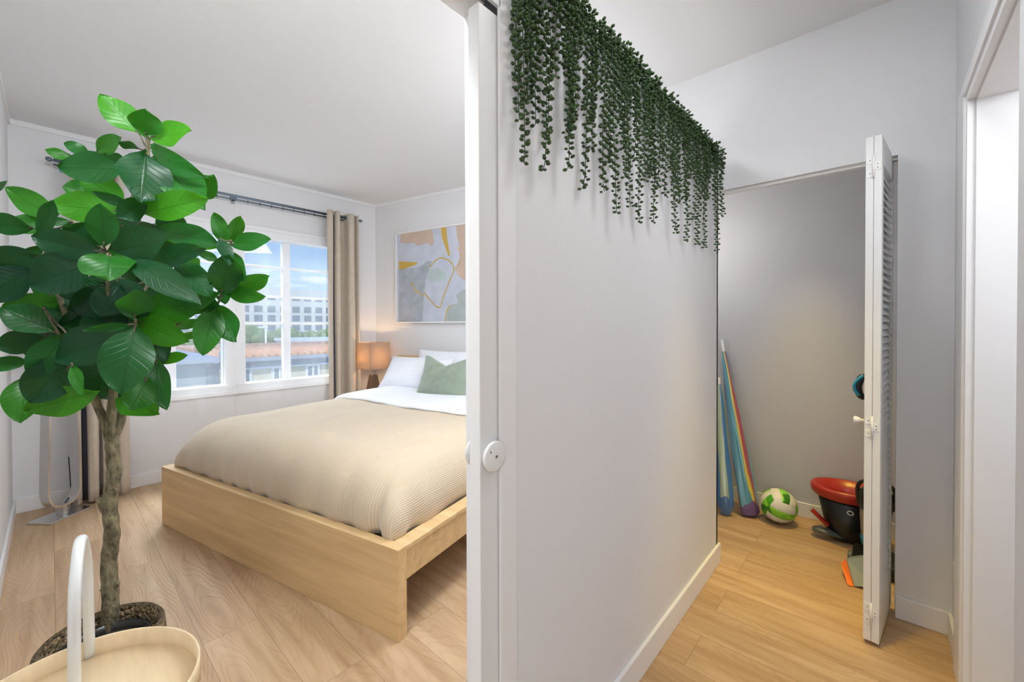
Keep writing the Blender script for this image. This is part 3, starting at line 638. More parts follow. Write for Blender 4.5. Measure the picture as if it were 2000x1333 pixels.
def pillow(name, label, cat, c, wd, ht, th, lean, yaw, mt, notch=0., seed=0, roll=0., pw=2.2):
    t = thing(name, label, cat, (0, 0, 0))
    m = MB()
    for sgn in (1, -1):
        def fn(a, b):
            x = -math.cos(a*PI); y = -math.cos(b*PI)
            x = -1+2*a+.0*x; y = -1+2*b
            k = max(0, (1-abs(x)**pw))**.55*max(0, (1-abs(y)**pw))**.55
            pin = .06
            X = x*(1-pin*(1-y*y)); Y = y*(1-pin*(1-x*x))
            if y > 0: Y -= notch*max(0, 1-abs(x)*1.25)**1.0*y**1.5
            nn = noise.noise(Vector((x*2, y*2, seed+sgn)))*.15+noise.noise(Vector((x*5, y*5, seed)))*.07
            q = k*(1+nn)
            if notch: q *= 1-.45*math.exp(-((x+.1)/.16)**2)*max(0, y+.2)
            return Vector((X*wd/2, sgn*th/2*q, (Y+1)*ht/2))
        m.grid(fn, 30, 30)
    o = m.build(cat.replace(' ', '_')+'_cover' if cat != 'pillow' else 'pillowcase', mt, t, sub=1)
    cw = MBED@Vector(c); t.location = cw
    t.rotation_euler = (0, 0, 0)
    t.matrix_world = Matrix.Translation(cw)@Matrix.Rotation(TH+yaw, 4, 'Z')@Matrix.Rotation(lean, 4, 'X')@Matrix.Rotation(roll, 4, 'Y')
    return t
ZP = .68
pillow('pillow', 'white pillow standing behind the others against the left of the headboard', 'pillow', (1.40, 1.96, ZP+.0), .74, .40, .16, -.42, 0, COTTON, seed=2)
pillow('pillow', 'white pillow leaning at the window side of the bed, left of the green cushion', 'pillow', (1.60, 1.76, ZP-.003), .78, .37, .19, -.62, .05, COTTON, seed=8)
pillow('pillow', 'white pillow half hidden behind the sliding door, right of the green cushion', 'pillow', (.62, 1.84, ZP+.005), .72, .38, .18, -.5, -.05, COTTON, seed=5)
pillow('pillow', 'rear white pillow against the right of the headboard behind the green cushion', 'pillow', (.62, 1.98, ZP), .74, .40, .15, -.40, 0, COTTON, seed=12)
pillow('cushion', 'sage green velvet cushion with a chopped top leaning on the white pillows', 'cushion', (1.06, 1.58, ZP-.005), .52, .385, .16, -.45, .12, VELVET, notch=.46, seed=4)

# ------------------------------------------------------------------ nightstand and table lamp
ns = thing('nightstand', 'small oak nightstand between the bed and the window curtain', 'nightstand', hw(.20, 0, .20), BA)
m = MB(); m.box((-.13, -.14, 0), (.13, .17, .54)); m.build('body', OAK, ns, bevel=.003)
for z in (.06, .30):
    m = MB(); m.box((-.12, -.155, z), (.12, -.14, z+.21)); d_ = m.build('drawer', OAK, ns, bevel=.002); m = MB(); m.tube([(-.05, -.165, z+.16), (.05, -.165, z+.16)], .006, 8); m.build('handle', STEEL, d_)
SHADE = bpy.data.materials.new('lamp_shade_fabric'); SHADE.use_nodes = True
_N = SHADE.node_tree.nodes; _L = SHADE.node_tree.links; _b = _N['Principled BSDF']; _b.inputs['Base Color'].default_value = (.50, .45, .42, 1); _b.inputs['Roughness'].default_value = .9
_t = _N.new('ShaderNodeBsdfTranslucent'); _t.inputs[0].default_value = (.72, .60, .48, 1); _m = _N.new('ShaderNodeMixShader'); _m.inputs[0].default_value = .6
_L.new(_b.outputs[0], _m.inputs[1]); _L.new(_t.outputs[0], _m.inputs[2]); _L.new(_m.outputs[0], _N['Material Output'].inputs[0])
LB = mat('lamp_base_glaze', (.22, .16, .12), .18, .45, coat=.5)
lp = thing('table_lamp', 'lit table lamp with square taupe shade and dark tapered base on the nightstand', 'lamp', hw(.215, .54, .24), BA-.12)
m = MB(); s0, s1 = .062, .034
m.lathe([(s0*1.41, 0), (s0*1.41, .012), (s0*1.30, .03), (s1*1.45, .205), (s1*1.3, .215), (.001, .216)], n=4, M=Matrix.Rotation(PI/4, 4, 'Z'))
for i in range(len(m.sm)): m.sm[i] = False
m.build('base', LB, lp, bevel=.004)
m = MB(); m.tube([(0, 0, .21), (0, 0, .27)], .012, 10); m.tube([(0, 0, .25), (0, 0, .31)], .018, 10); m.build('neck', STEEL, lp)
m = MB(); w_ = .128; z0, z1 = .285, .575
for (ax, ay, bx_, by_) in ((-w_, -w_, w_, -w_), (w_, -w_, w_, w_), (w_, w_, -w_, w_), (-w_, w_, -w_, -w_)):
    m.add([(ax, ay, z0), (bx_, by_, z0), (bx_*1.0, by_*1.0, z1), (ax, ay, z1)], [(0, 1, 2, 3)], smooth=False)
m.build('lamp_shade', SHADE, lp, solid=.002)
m = MB(); m.lathe([(.001, -.03), (.02, -.022), (.03, 0), (.022, .025), (.001, .035)], (0, 0, .40), 14); m.build('bulb', mat('bulb_glow', (1, .7, .4), .5, emit=(1, .62, .28, 30)), lp)
light('table_lamp_light', 'POINT', hw(.215, .54+.42, .24)+Vector((0, 0, 0)), 10, (1, .60, .27), shadow_soft_size=.03)

# ------------------------------------------------------------------ abstract painting over the bed
FR = mat('white_frame', (.86, .85, .84), .5)
pa = thing('painting', 'large white-framed abstract painting in peach, grey and gold above the bed', 'painting', hw(1.06, 1.83, .0), BA)
S0, S1, Z0, Z1 = .358, 1.76, 1.326, 2.349
def P2(px, py): 
    p = on(px, py, KN, KC-.03)-CC; return (p.dot(KD), p.z)
m = MB(); c0 = 1.06
for a_, b_ in (((S0, Z0), (S1, Z0+.016)), ((S0, Z1-.016), (S1, Z1)), ((S0, Z0), (S0+.012, Z1)), ((S1-.012, Z0), (S1, Z1))):
    m.box((a_[0]-c0, -.04, a_[1]-1.83), (b_[0]-c0, -.001, b_[1]-1.83))
m.build('frame', FR, pa, bevel=.001)
cols = [mat('paint_pale_blue', (.56, .60, .70), .7, var=.08), mat('paint_peach', (.60, .47, .38), .7, var=.06), mat('paint_grey_blue', (.40, .44, .50), .7, var=.12, vscale=14), GOLD,
        mat('paint_pale_green', (.48, .58, .58), .7, var=.08), mat('paint_lavender', (.62, .64, .76), .7), mat('paint_sage_grey', (.42, .48, .47), .7, var=.1)]
m = MB(); m.box((S0+.01-c0, -.028, Z0+.01-1.83), (S1-.01-c0, -.006, Z1-.01-1.83), 0)
def zc(x, y): return (680+x*.315, 400+y*.315)       # from the study crop
layer = [0]
def shape(pts, mi, raw=False):
    layer[0] += 1; y = -.0285-.0002*layer[0]; Q = []
    for p in pts:
        s_, z_ = p if raw else P2(*zc(*p))
        Q.append((min(max(s_, S0+.012), S1-.012)-c0, y, min(max(z_, Z0+.016), Z1-.016)-1.83))
    m.add(Q, [tuple(range(len(Q)))[::-1] if False else tuple(range(len(Q)))], mi, False)
shape([(330, 150), (520, 140), (528, 200), (530, 245), (515, 258), (490, 238), (440, 250), (425, 255), (410, 238), (350, 240), (322, 232), (322, 200)], 1)
shape([(313, 350), (430, 358), (420, 372), (385, 385), (350, 398), (313, 402)], 3)
shape([(313, 405), (440, 385), (490, 350), (520, 350), (500, 400), (480, 470), (470, 560), (460, 735), (313, 735)], 2)
shape([(500, 400), (560, 395), (610, 430), (608, 465), (560, 478), (505, 475), (490, 450)], 4)
shape([(575, 120), (608, 115), (615, 220), (632, 315), (622, 318), (600, 260), (580, 200)], 3)
shape([(632, 110), (668, 105), (690, 270), (690, 330), (665, 395), (655, 350), (648, 260)], 5)
shape([(668, 105), (760, 90), (760, 480), (720, 465), (680, 440), (665, 400), (697, 330), (692, 270), (675, 200)], 1)
shape([(700, 535), (760, 510), (760, 735), (612, 735), (615, 650), (640, 620), (685, 610), (668, 560)], 6)
shape([(1.36, 1.35), (1.75, 1.35), (1.75, 1.62), (1.55, 1.75), (1.40, 1.70)], 6, True)
shape([(1.36, 2.34), (1.75, 2.34), (1.75, 2.0), (1.6, 1.9), (1.40, 1.78), (1.36, 1.8)], 1, True)
def strokeg(pts, w):
    layer[0] += 1; y = -.029-.0002*layer[0]
    Q = smooth_path([P2(*zc(*p)) for p in pts], 4); vs = []
    for i, q in enumerate(Q):
        a_ = Vector(Q[min(i+1, len(Q)-1)])-Vector(Q[max(i-1, 0)]); n_ = Vector((-a_.y, a_.x)).normalized()*w*(1+.3*math.sin(i*1.7))
        vs += [(q[0]+n_.x-c0, y, q[1]+n_.y-1.83), (q[0]-n_.x-c0, y, q[1]-n_.y-1.83)]
    m.add(vs, [(2*i, 2*i+1, 2*i+3, 2*i+2) for i in range(len(Q)-1)], 3, False)
strokeg([(470, 545), (560, 640), (590, 570), (630, 470), (655, 400), (630, 350), (570, 330), (530, 360), (505, 390)], .006)
strokeg([(680, 260), (697, 310), (690, 360), (665, 395)], .004)
strokeg([(600, 735), (612, 660), (635, 622)], .006); strokeg([(395, 480), (415, 530), (465, 560)], .007)
m.build('canvas', cols, pa)

# ------------------------------------------------------------------ steel floor lamp stand behind the tree
fl = thing('floor_lamp', 'brushed steel floor lamp with a looped stand on a flat base plate', 'floor lamp', (-4.19, .035, 0), math.radians(129))
m = MB(); m.box((-.135, -.085, 0), (.135, .085, .012)); m.build('base_plate', STEEL, fl, bevel=.003)
m = MB(); m.box((-.012, -.03, .012), (.012, .03, .075)); m.build('stem', STEEL, fl, bevel=.002)
hp = [(0, .076), (.03, .077), (.07, .10), (.093, .16), (.095, .24), (.088, .5), (.08, .8), (.075, 1.2), (.06, 1.27), (.03, 1.3), (0, 1.305)]
lp_ = smooth_path([(-x, z) for x, z in hp[::-1]]+hp[1:], 4)
m = MB(); vs = []
n_ = len(lp_)-1
for i in range(n_):
    x, z = lp_[i]; xa, za = lp_[(i-1) % n_]; xb, zb = lp_[(i+1) % n_]; d_ = Vector((xb-xa, zb-za)).normalized(); nx, nz = -d_.y*.006, d_.x*.006
    vs += [(x+nx, -.032, z+nz), (x-nx, -.032, z-nz), (x-nx, .032, z-nz), (x+nx, .032, z+nz)]
fs = []
for i in range(n_):
    j = (i+1) % n_
    for k in range(4): fs.append((4*i+k, 4*i+(k+1) % 4, 4*j+(k+1) % 4, 4*j+k))
m.add(vs, fs, smooth=False); m.build('loop_stand', STEEL, fl)
m = MB(); m.lathe([(.13, 0), (.13, .28)], (0, 0, 1.18), 40); m.build('lamp_shade', mat('white_shade', (.8, .78, .74), .8), fl, solid=.002)
m = MB(); m.tube(smooth_path([(.02, 0, .08), (.06, .02, .1), (.10, .06, .05), (.15, .10, .02), (.17, .13, .10), (.17, .145, .35)], 6), .003, 6); m.build('power_cord', BLACK, fl)

# ------------------------------------------------------------------ fig tree
SC = on(213, 1222, (0, 0, 1), .23); BC = Vector((-1.92, .105, 0))
fig = thing('artificial_fig_tree', 'tall artificial rubber fig tree with glossy leaves in a woven basket', 'potted plant', (BC.x, BC.y, 0))
def rb(p): return Vector(p)-Vector((BC.x, BC.y, 0))
m = MB(); prof = [(.001, .0), (.125, .0), (.14, .02), (.158, .12), (.163, .22), (.158, .275), (.150, .285), (.144, .278), (.146, .22), (.14, .19)]
m.lathe(prof, n=64, uvs=True); m.build('basket', SEAGRASS, fig)
m = MB(); m.lathe([(.118, .20), (.122, .245), (.114, .245), (.11, .21)], n=40); m.build('inner_pot', BLACK, fig)
m = MB(); m.lathe([(.001, .225), (.06, .222), (.114, .218)], n=30); m.build('soil', SOIL, fig)
D0 = (SC-EYE).dot(Fv)
def A(px, py, d=None): return rb(at(px, py, D0 if d is None else d))
m = MB()
tr_pts = [(213, 1245, D0), (216, 1170, D0), (213, 1100, D0+.01), (219, 1040, D0), (214, 985, D0), (222, 930, D0), (220, 880, D0), (217, 850, D0)]
def wob(P, n, R, amp=.0):
    Q = smooth_path([tuple(A(*p)) for p in P], n); K = len(Q)
    rr = [R[0]+(R[1]-R[0])*i/(K-1) for i in range(K)]
    rr = [r_*.74 for r_ in rr]
    return Q, [r_*(1+amp*math.sin(i*1.9)) for i, r_ in enumerate(rr)]
Q, rr = wob(tr_pts, 6, (.034, .026), .05); m.tube(Q, rr, 14)
for P, R in (([(217, 865, D0), (203, 820, D0), (185, 780, D0-.02), (160, 700, D0-.05), (110, 560, D0-.1), (92, 450, D0-.1)], (.022, .007)),
             ([(217, 860, D0), (217, 815, D0), (222, 760, D0), (232, 640, D0), (225, 520, D0-.05), (238, 430, D0), (262, 380, D0), (288, 320, D0), (288, 262, D0)], (.022, .0045)),
             ([(218, 862, D0), (236, 825, D0+.02), (242, 790, D0+.03), (262, 720, D0+.05), (290, 690, D0+.05), (340, 640, D0+.02), (400, 590, D0), (432, 578, D0)], (.02, .004)),
             ([(240, 800, D0+.03), (265, 640, D0+.03), (300, 590, D0+.02), (370, 570, D0), (410, 530, D0), (438, 495, D0), (452, 470, D0)], (.012, .003)),
             ([(225, 700, D0-.02), (212, 600, D0-.12), (210, 495, D0-.2)], (.009, .004)),
             ([(262, 720, D0), (266, 680, D0-.12), (265, 625, D0-.2)], (.008, .004)),
             ([(160, 700, D0-.05), (120, 660, D0-.12), (85, 600, D0-.15)], (.008, .004)),
             ([(240, 640, D0), (300, 540, D0+.02), (345, 500, D0), (330, 440, D0)], (.008, .003)),
             ([(238, 430, D0), (190, 385, D0+.05), (150, 340, D0+.05), (140, 320, D0+.05)], (.006, .003)),
             ([(222, 760, D0), (150, 740, D0-.1), (115, 735, D0-.12)], (.007, .003)),
             ([(242, 790, D0), (270, 755, D0-.08), (290, 735, D0-.1)], (.007, .003))):
    Q, rr = wob(P, 6, R); m.tube(Q, rr, 10)
for (p, q, r_) in (((212, 1010, D0), (194, 975, D0-.01), .013), ((224, 935, D0), (236, 912, D0), .010), ((212, 1160, D0), (199, 1150, D0), .010), ((224, 1145, D0), (231, 1138, D0), .008), ((222, 1060, D0), (230, 1040, D0), .008)):
    Q, _ = wob([p, ((p[0]+q[0])/2, (p[1]+q[1])/2+3, p[2]), q], 3, (1, 1)); m.tube(Q, [r_*.95-(r_*.2)*i/(len(Q)-1) for i in range(len(Q))], 10)
m.build('trunk', BARK, fig)

CLUS = [(288, 290), (288, 320), (210, 490), (265, 625), (438, 490), (452, 470), (432, 578), (92, 450), (238, 425), (262, 390), (290, 740), (85, 600), (140, 320), (330, 450), (115, 735), (300, 540), (300, 690)]
L_ = []   # base px,py  tip px,py  width px, depth offset, tone (leaf green with painted backlight and shade), roll, bend
F_ = -.14; Mi = -.02; Bk = .12
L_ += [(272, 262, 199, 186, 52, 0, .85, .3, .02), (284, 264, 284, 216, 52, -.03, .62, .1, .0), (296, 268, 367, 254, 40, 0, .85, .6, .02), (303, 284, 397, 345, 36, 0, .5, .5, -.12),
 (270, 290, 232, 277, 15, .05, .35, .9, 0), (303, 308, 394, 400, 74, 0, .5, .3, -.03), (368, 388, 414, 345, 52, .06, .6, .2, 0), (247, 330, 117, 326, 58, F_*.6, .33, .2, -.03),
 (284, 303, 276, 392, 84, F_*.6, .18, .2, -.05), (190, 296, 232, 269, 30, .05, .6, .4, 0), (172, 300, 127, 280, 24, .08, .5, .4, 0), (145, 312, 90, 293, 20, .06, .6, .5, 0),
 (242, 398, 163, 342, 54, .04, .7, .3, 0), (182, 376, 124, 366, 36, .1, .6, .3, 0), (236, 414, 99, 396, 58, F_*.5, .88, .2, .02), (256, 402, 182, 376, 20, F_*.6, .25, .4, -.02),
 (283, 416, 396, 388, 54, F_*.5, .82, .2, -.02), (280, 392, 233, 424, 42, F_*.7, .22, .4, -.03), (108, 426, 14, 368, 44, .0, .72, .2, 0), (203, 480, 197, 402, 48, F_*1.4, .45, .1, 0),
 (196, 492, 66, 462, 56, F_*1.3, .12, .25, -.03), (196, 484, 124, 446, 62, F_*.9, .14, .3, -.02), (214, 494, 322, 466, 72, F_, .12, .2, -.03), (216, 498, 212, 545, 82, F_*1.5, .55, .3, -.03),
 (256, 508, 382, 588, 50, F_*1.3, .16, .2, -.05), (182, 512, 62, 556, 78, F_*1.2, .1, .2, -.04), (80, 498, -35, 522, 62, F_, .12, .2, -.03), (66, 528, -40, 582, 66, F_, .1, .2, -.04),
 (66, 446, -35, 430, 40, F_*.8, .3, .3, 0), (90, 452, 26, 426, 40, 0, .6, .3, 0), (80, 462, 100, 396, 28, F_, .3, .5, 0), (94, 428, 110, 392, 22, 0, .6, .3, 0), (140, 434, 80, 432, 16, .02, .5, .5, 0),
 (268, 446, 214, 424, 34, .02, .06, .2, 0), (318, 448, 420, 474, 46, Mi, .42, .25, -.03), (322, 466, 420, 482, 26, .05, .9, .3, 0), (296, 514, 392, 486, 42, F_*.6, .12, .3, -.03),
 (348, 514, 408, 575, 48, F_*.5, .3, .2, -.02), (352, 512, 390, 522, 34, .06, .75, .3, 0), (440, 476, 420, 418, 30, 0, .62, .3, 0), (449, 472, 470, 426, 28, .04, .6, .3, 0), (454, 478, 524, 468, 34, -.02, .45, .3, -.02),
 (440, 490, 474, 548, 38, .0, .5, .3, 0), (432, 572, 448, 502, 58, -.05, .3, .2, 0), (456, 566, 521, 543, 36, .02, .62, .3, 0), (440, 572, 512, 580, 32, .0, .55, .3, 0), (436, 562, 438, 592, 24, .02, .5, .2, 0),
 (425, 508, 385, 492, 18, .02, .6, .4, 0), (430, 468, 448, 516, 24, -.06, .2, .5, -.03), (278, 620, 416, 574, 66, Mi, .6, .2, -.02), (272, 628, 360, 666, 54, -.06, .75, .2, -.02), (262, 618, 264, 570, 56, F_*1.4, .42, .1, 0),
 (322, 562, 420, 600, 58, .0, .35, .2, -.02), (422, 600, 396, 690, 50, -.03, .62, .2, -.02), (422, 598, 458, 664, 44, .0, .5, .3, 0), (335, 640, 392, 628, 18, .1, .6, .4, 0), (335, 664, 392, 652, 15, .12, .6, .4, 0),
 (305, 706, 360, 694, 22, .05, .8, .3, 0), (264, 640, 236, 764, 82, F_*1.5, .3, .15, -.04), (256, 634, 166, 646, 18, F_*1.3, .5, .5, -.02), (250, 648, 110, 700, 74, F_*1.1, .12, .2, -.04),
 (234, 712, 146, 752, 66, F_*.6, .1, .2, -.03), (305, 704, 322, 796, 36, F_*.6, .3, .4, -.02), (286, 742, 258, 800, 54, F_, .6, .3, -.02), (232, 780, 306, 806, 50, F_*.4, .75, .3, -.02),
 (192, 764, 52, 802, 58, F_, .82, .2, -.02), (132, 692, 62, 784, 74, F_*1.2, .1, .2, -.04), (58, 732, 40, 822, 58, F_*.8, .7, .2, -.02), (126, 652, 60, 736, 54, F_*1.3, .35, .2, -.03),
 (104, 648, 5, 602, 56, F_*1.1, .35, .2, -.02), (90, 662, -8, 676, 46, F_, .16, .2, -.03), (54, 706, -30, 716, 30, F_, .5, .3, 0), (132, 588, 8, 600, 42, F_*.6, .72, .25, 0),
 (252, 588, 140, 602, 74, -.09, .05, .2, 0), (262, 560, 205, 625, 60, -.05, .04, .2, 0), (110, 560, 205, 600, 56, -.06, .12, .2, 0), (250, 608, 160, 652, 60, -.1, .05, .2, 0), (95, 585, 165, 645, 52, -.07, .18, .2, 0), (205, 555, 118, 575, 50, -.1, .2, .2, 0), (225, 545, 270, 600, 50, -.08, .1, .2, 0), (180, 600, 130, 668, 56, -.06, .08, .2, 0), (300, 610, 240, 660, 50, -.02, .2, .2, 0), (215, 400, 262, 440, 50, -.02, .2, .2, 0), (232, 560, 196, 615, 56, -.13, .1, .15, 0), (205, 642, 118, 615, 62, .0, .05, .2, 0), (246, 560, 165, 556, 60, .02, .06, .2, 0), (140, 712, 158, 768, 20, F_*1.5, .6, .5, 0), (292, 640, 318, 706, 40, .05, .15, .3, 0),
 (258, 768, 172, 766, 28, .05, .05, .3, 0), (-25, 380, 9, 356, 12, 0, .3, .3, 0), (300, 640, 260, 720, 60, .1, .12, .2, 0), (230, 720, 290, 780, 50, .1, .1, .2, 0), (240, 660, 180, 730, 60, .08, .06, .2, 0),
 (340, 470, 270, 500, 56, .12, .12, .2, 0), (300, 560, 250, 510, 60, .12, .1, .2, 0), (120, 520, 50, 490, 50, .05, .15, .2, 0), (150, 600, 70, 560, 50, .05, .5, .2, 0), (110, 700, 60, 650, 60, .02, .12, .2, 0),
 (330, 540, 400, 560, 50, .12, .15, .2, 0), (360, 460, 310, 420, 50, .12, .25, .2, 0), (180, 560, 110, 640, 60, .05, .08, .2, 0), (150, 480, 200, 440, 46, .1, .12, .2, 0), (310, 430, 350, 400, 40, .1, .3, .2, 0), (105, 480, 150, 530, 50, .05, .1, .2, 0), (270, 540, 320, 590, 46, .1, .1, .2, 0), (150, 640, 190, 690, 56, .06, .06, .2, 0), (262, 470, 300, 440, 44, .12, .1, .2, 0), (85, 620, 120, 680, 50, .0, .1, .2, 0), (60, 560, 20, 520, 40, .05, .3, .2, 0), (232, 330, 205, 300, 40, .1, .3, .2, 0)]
m = MB(); tones = []
NU, NV = 18, 8
for idx, (bx0, by0, tx, ty, wp, do, tone, roll, bend) in enumerate(L_):
    d = D0+do; p0 = A(bx0-(tx-bx0)*.03, by0-(ty-by0)*.03, d+.02); p1 = A(tx+(tx-bx0)*.05, ty+(ty-by0)*.05, d-.04)
    ax = p1-p0; Ln = ax.length; axn = ax.normalized()
    view = (rb(EYE)-(p0+p1)/2).normalized(); side = axn.cross(view).normalized(); nrm = side.cross(axn).normalized()
    if nrm.dot(view) < 0: nrm = -nrm
    rl = roll*(1 if random.random() < .5 else -1)
    w = wp/F_PX*d/2/math.cos(rl)
    side, nrm = side*math.cos(rl)+nrm*math.sin(rl), nrm*math.cos(rl)-side*math.sin(rl)
    ph = random.uniform(0, 6); vs = []; uv = []
    for i in range(NU+1):
        u = i/NU; us = u
        hw_ = w*1.0*(math.sin(PI*us**1.05)**.74 if 0 < us < 1 else 0)
        if us < .16: hw_ *= .6+.4*us/.16
        for j in range(NV+1):
            v = -1+2*j/NV
            cup = .16*w*abs(v)**1.4
            wave = .16*w*math.sin(u*8+ph+v*1.5)*abs(v)
            arch = (bend if bend else .01)*Ln*4*u*(1-u)*-1*2.2-.10*Ln*u*u
            q = p0+axn*(Ln*u)+side*(hw_*v)+nrm*(cup+wave+arch*.5)
            vs.append(q); uv.append((u, v))
    fs = [(i*(NV+1)+j, (i+1)*(NV+1)+j, (i+1)*(NV+1)+j+1, i*(NV+1)+j+1) for i in range(NU) for j in range(NV)]
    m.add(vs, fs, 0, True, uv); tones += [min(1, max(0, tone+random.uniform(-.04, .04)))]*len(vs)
    c = min(CLUS, key=lambda c: (c[0]-bx0)**2+(c[1]-by0)**2)
    if (c[0]-bx0)**2+(c[1]-by0)**2 < 70**2:
        stems = MB(); stems.tube(smooth_path([tuple(A(c[0], c[1], D0+do*.5)), tuple((A(c[0], c[1], D0+do*.5)+p0)/2+Vector((0, 0, -.006))), tuple(p0), tuple(p0+axn*Ln*.12)], 3), .0028, 6); stems.build('leaf_stalk', TWIG, fig)
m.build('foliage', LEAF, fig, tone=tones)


# ------------------------------------------------------------------ round tray table with handle
TC = Vector((-1.363, .021, 0)); TR = .235; TZ = .45
ty = thing('tray_table', 'round birch plywood tray table with a tall white metal handle', 'side table', TC)
m = MB(); m.lathe([(.001, TZ-.052), (TR-.006, TZ-.052), (TR-.006, TZ-.044), (.001, TZ-.044)], n=80); m.build('tray_bottom', PLY, ty)
m = MB(); m.lathe([(TR-.006, TZ-.055), (TR, TZ-.055), (TR, TZ), (TR-.003, TZ+.002), (TR-.006, TZ), (TR-.006, TZ-.055)], n=96); m.build('tray_rim', PLY, ty)
hf = on(175, 1283, (0, 0, 1), TZ-.044)-TC; hn = on(145, 1385, (0, 0, 1), TZ-.044)-TC
hd = (hn-hf); hd.z = 0; HLn = hd.length; hdn = hd.normalized(); mid = (hf+hn)/2; mid.z = 0
hh = []
top_z = .762
for k in range(41):
    a_ = PI*k/40; x = math.cos(a_); z = math.sin(a_)
    hh.append(mid-hdn*(HLn/2)*x*(1-.32*z**1.2)+Vector((0, 0, (TZ-.044)+(top_z-TZ+.044)*(z**.62 if z > 0 else 0))))
hh[0] = Vector(hf); hh[-1] = Vector(hn)
hh = [Vector(hf)+Vector((0, 0, 0))]+[Vector(hf)+(hdn*.015*k)+Vector((0, 0, .068*k)) for k in (1, 2, 3)]
ap = Vector(mid); 
pp = [Vector(hf), Vector(hf)+hdn*.010+Vector((0, 0, .15)), Vector(hf)+hdn*.022+Vector((0, 0, .26)), mid-hdn*.035+Vector((0, 0, top_z-.022)), mid+Vector((0, 0, top_z)), mid+hdn*.035+Vector((0, 0, top_z-.022)), Vector(hn)-hdn*.022+Vector((0, 0, .26)), Vector(hn)-hdn*.010+Vector((0, 0, .15)), Vector(hn)]
m = MB(); m.tube(smooth_path([tuple(p) for p in pp], 8), .0115, 14); m.build('handle', WHITEM, ty)
for k in range(3):
    a_ = 2*PI*k/3+.4; c_, s_ = math.cos(a_), math.sin(a_)
    m = MB(); m.tube([(c_*.16, s_*.16, TZ-.055), (c_*.19, s_*.19, 0)], .010, 10); m.build('leg', WHITEM, ty)

# ------------------------------------------------------------------ sliding pocket door
sd = thing('door_1', None, None, (-.7175, .95, 0)); tag(sd, kind='structure'); sd.location.x = -.6865
m = MB(); m.box((-.0175, .6385-.95, .012), (.0175, 1.5-.95, 2.02)); m.build('door_panel', DOORP, sd, bevel=.002)
for sx_ in (1, -1):
    m = MB(); m.lathe([(.001, 0), (.014, 0), (.014, .009), (.0345, .009), (.0355, .012), (.034, .016), (.031, .017), (.001, .017)], n=44, M=Matrix.Translation((sx_*.0176, .672-.95, 1.001))@Matrix.Rotation(sx_*PI/2, 4, 'Y'))
    k_ = m.build('disc_pull', WPLAS, sd)
    m = MB(); m.lathe([(.001, 0), (.003, .0), (.003, .0015), (.001, .002)], n=12, M=Matrix.Translation((sx_*.0346, .674-.95, 1.001))@Matrix.Rotation(sx_*PI/2, 4, 'Y')); m.build('screw', GREYM, k_)
    m = MB(); m.lathe([(.001, 0), (.0025, .0), (.001, .001)], n=10, M=Matrix.Translation((sx_*.0346, .656-.95, 1.014))@Matrix.Rotation(sx_*PI/2, 4, 'Y')); m.build('screw', GREYM, k_)

# ------------------------------------------------------------------ hanging vines on the partition
base_t = []
# a succulent leaf = small flattened ball
def ball(nu=6, nv=4):
    vs = []; fs = []
    for i in range(nv+1):
        for k in range(nu): vs.append((math.sin(PI*i/nv)*math.cos(2*PI*k/nu), math.sin(PI*i/nv)*math.sin(2*PI*k/nu), math.cos(PI*i/nv)))
    for i in range(nv):
        for k in range(nu): fs.append((i*nu+k, (i+1)*nu+k, (i+1)*nu+(k+1) % nu, i*nu+(k+1) % nu))
    return np.array(vs), fs
BV, BF = ball()
def strand(y, ztop, ztip, xoff, seed):
    """returns MB of one vine strand in world coordinates"""
    rnd = random.Random(seed); m = MB(); L = ztop-ztip; n = max(4, int(L/.0128)); pts = []
    sw = rnd.uniform(-.015, .015); hook = rnd.choice((-1, 1))*rnd.uniform(.0, .02)
    for i in range(n+1):
        u = i/n
        pts.append(Vector((xoff+.006*math.sin(u*7+seed), y+sw*u*.6+.004*math.sin(u*11+seed)+hook*max(0, (u-.92)/.08)**2, ztop-L*u)))
    m.tube(pts[::3]+[pts[-1]], .0012, 5, 0)
    for i, p in enumerate(pts):
        a0 = (PI/2)*(i % 2)+rnd.uniform(-.35, .35)+PI/4*0
        for k in range(2 if rnd.random() < .6 else 3):
            a_ = a0+PI*k+rnd.uniform(-.3, .3); r_ = rnd.uniform(.0075, .0115)
            dirv = Vector((math.cos(a_), math.sin(a_), rnd.uniform(-.1, .5))).normalized()
            if p.x+dirv.x*r_ < XH+.008: dirv.x = abs(dirv.x)
            c = p+dirv*r_; s = rnd.uniform(.0044, .0062)
            q = dirv.to_track_quat('Z', 'Y').to_matrix(); Rm = np.array(q)
            V = (BV*np.array((s, s*.8, s*1.25)))@Rm.T+np.array(c)
            m.add(V.tolist(), BF, 1)
    return m
tips = [(120, 605), (175, 825), (225, 612), (265, 858), (310, 700), (375, 850), (425, 690), (475, 945), (490, 560), (515, 750), (553, 960), (585, 830), (620, 1065), (665, 900), (690, 1035), (735, 1110), (715, 820), (815, 1110), (800, 900), (848, 945), (870, 800), (905, 1170), (945, 1010), (925, 900), (975, 1205), (965, 1000), (1025, 1100), (1040, 1225), (1080, 1240), (1060, 1000), (1115, 1265), (1130, 800), (350, 95), (765, 500), (140, 420), (200, 500), (385, 640), (640, 600), (250, 420)]
wl_ = []
for (zx, zy) in tips:
    p = on(960+zx/2.5625, zy/2.5625, (1, 0, 0), XH+.03); wl_.append((p.y, p.z))
wl_ = [(min(y, 2.385), z) for y, z in wl_]
NB = 10; y_lo, y_hi = .72, 2.40; wdt = (y_hi-y_lo)/NB
ordn = ['nearest the sliding door', 'second from the sliding door', 'third from the sliding door', 'fourth from the sliding door', 'fifth from the sliding door', 'fifth from the closet end', 'fourth from the closet end', 'third from the closet end', 'second from the closet end', 'last at the closet end of the wall']
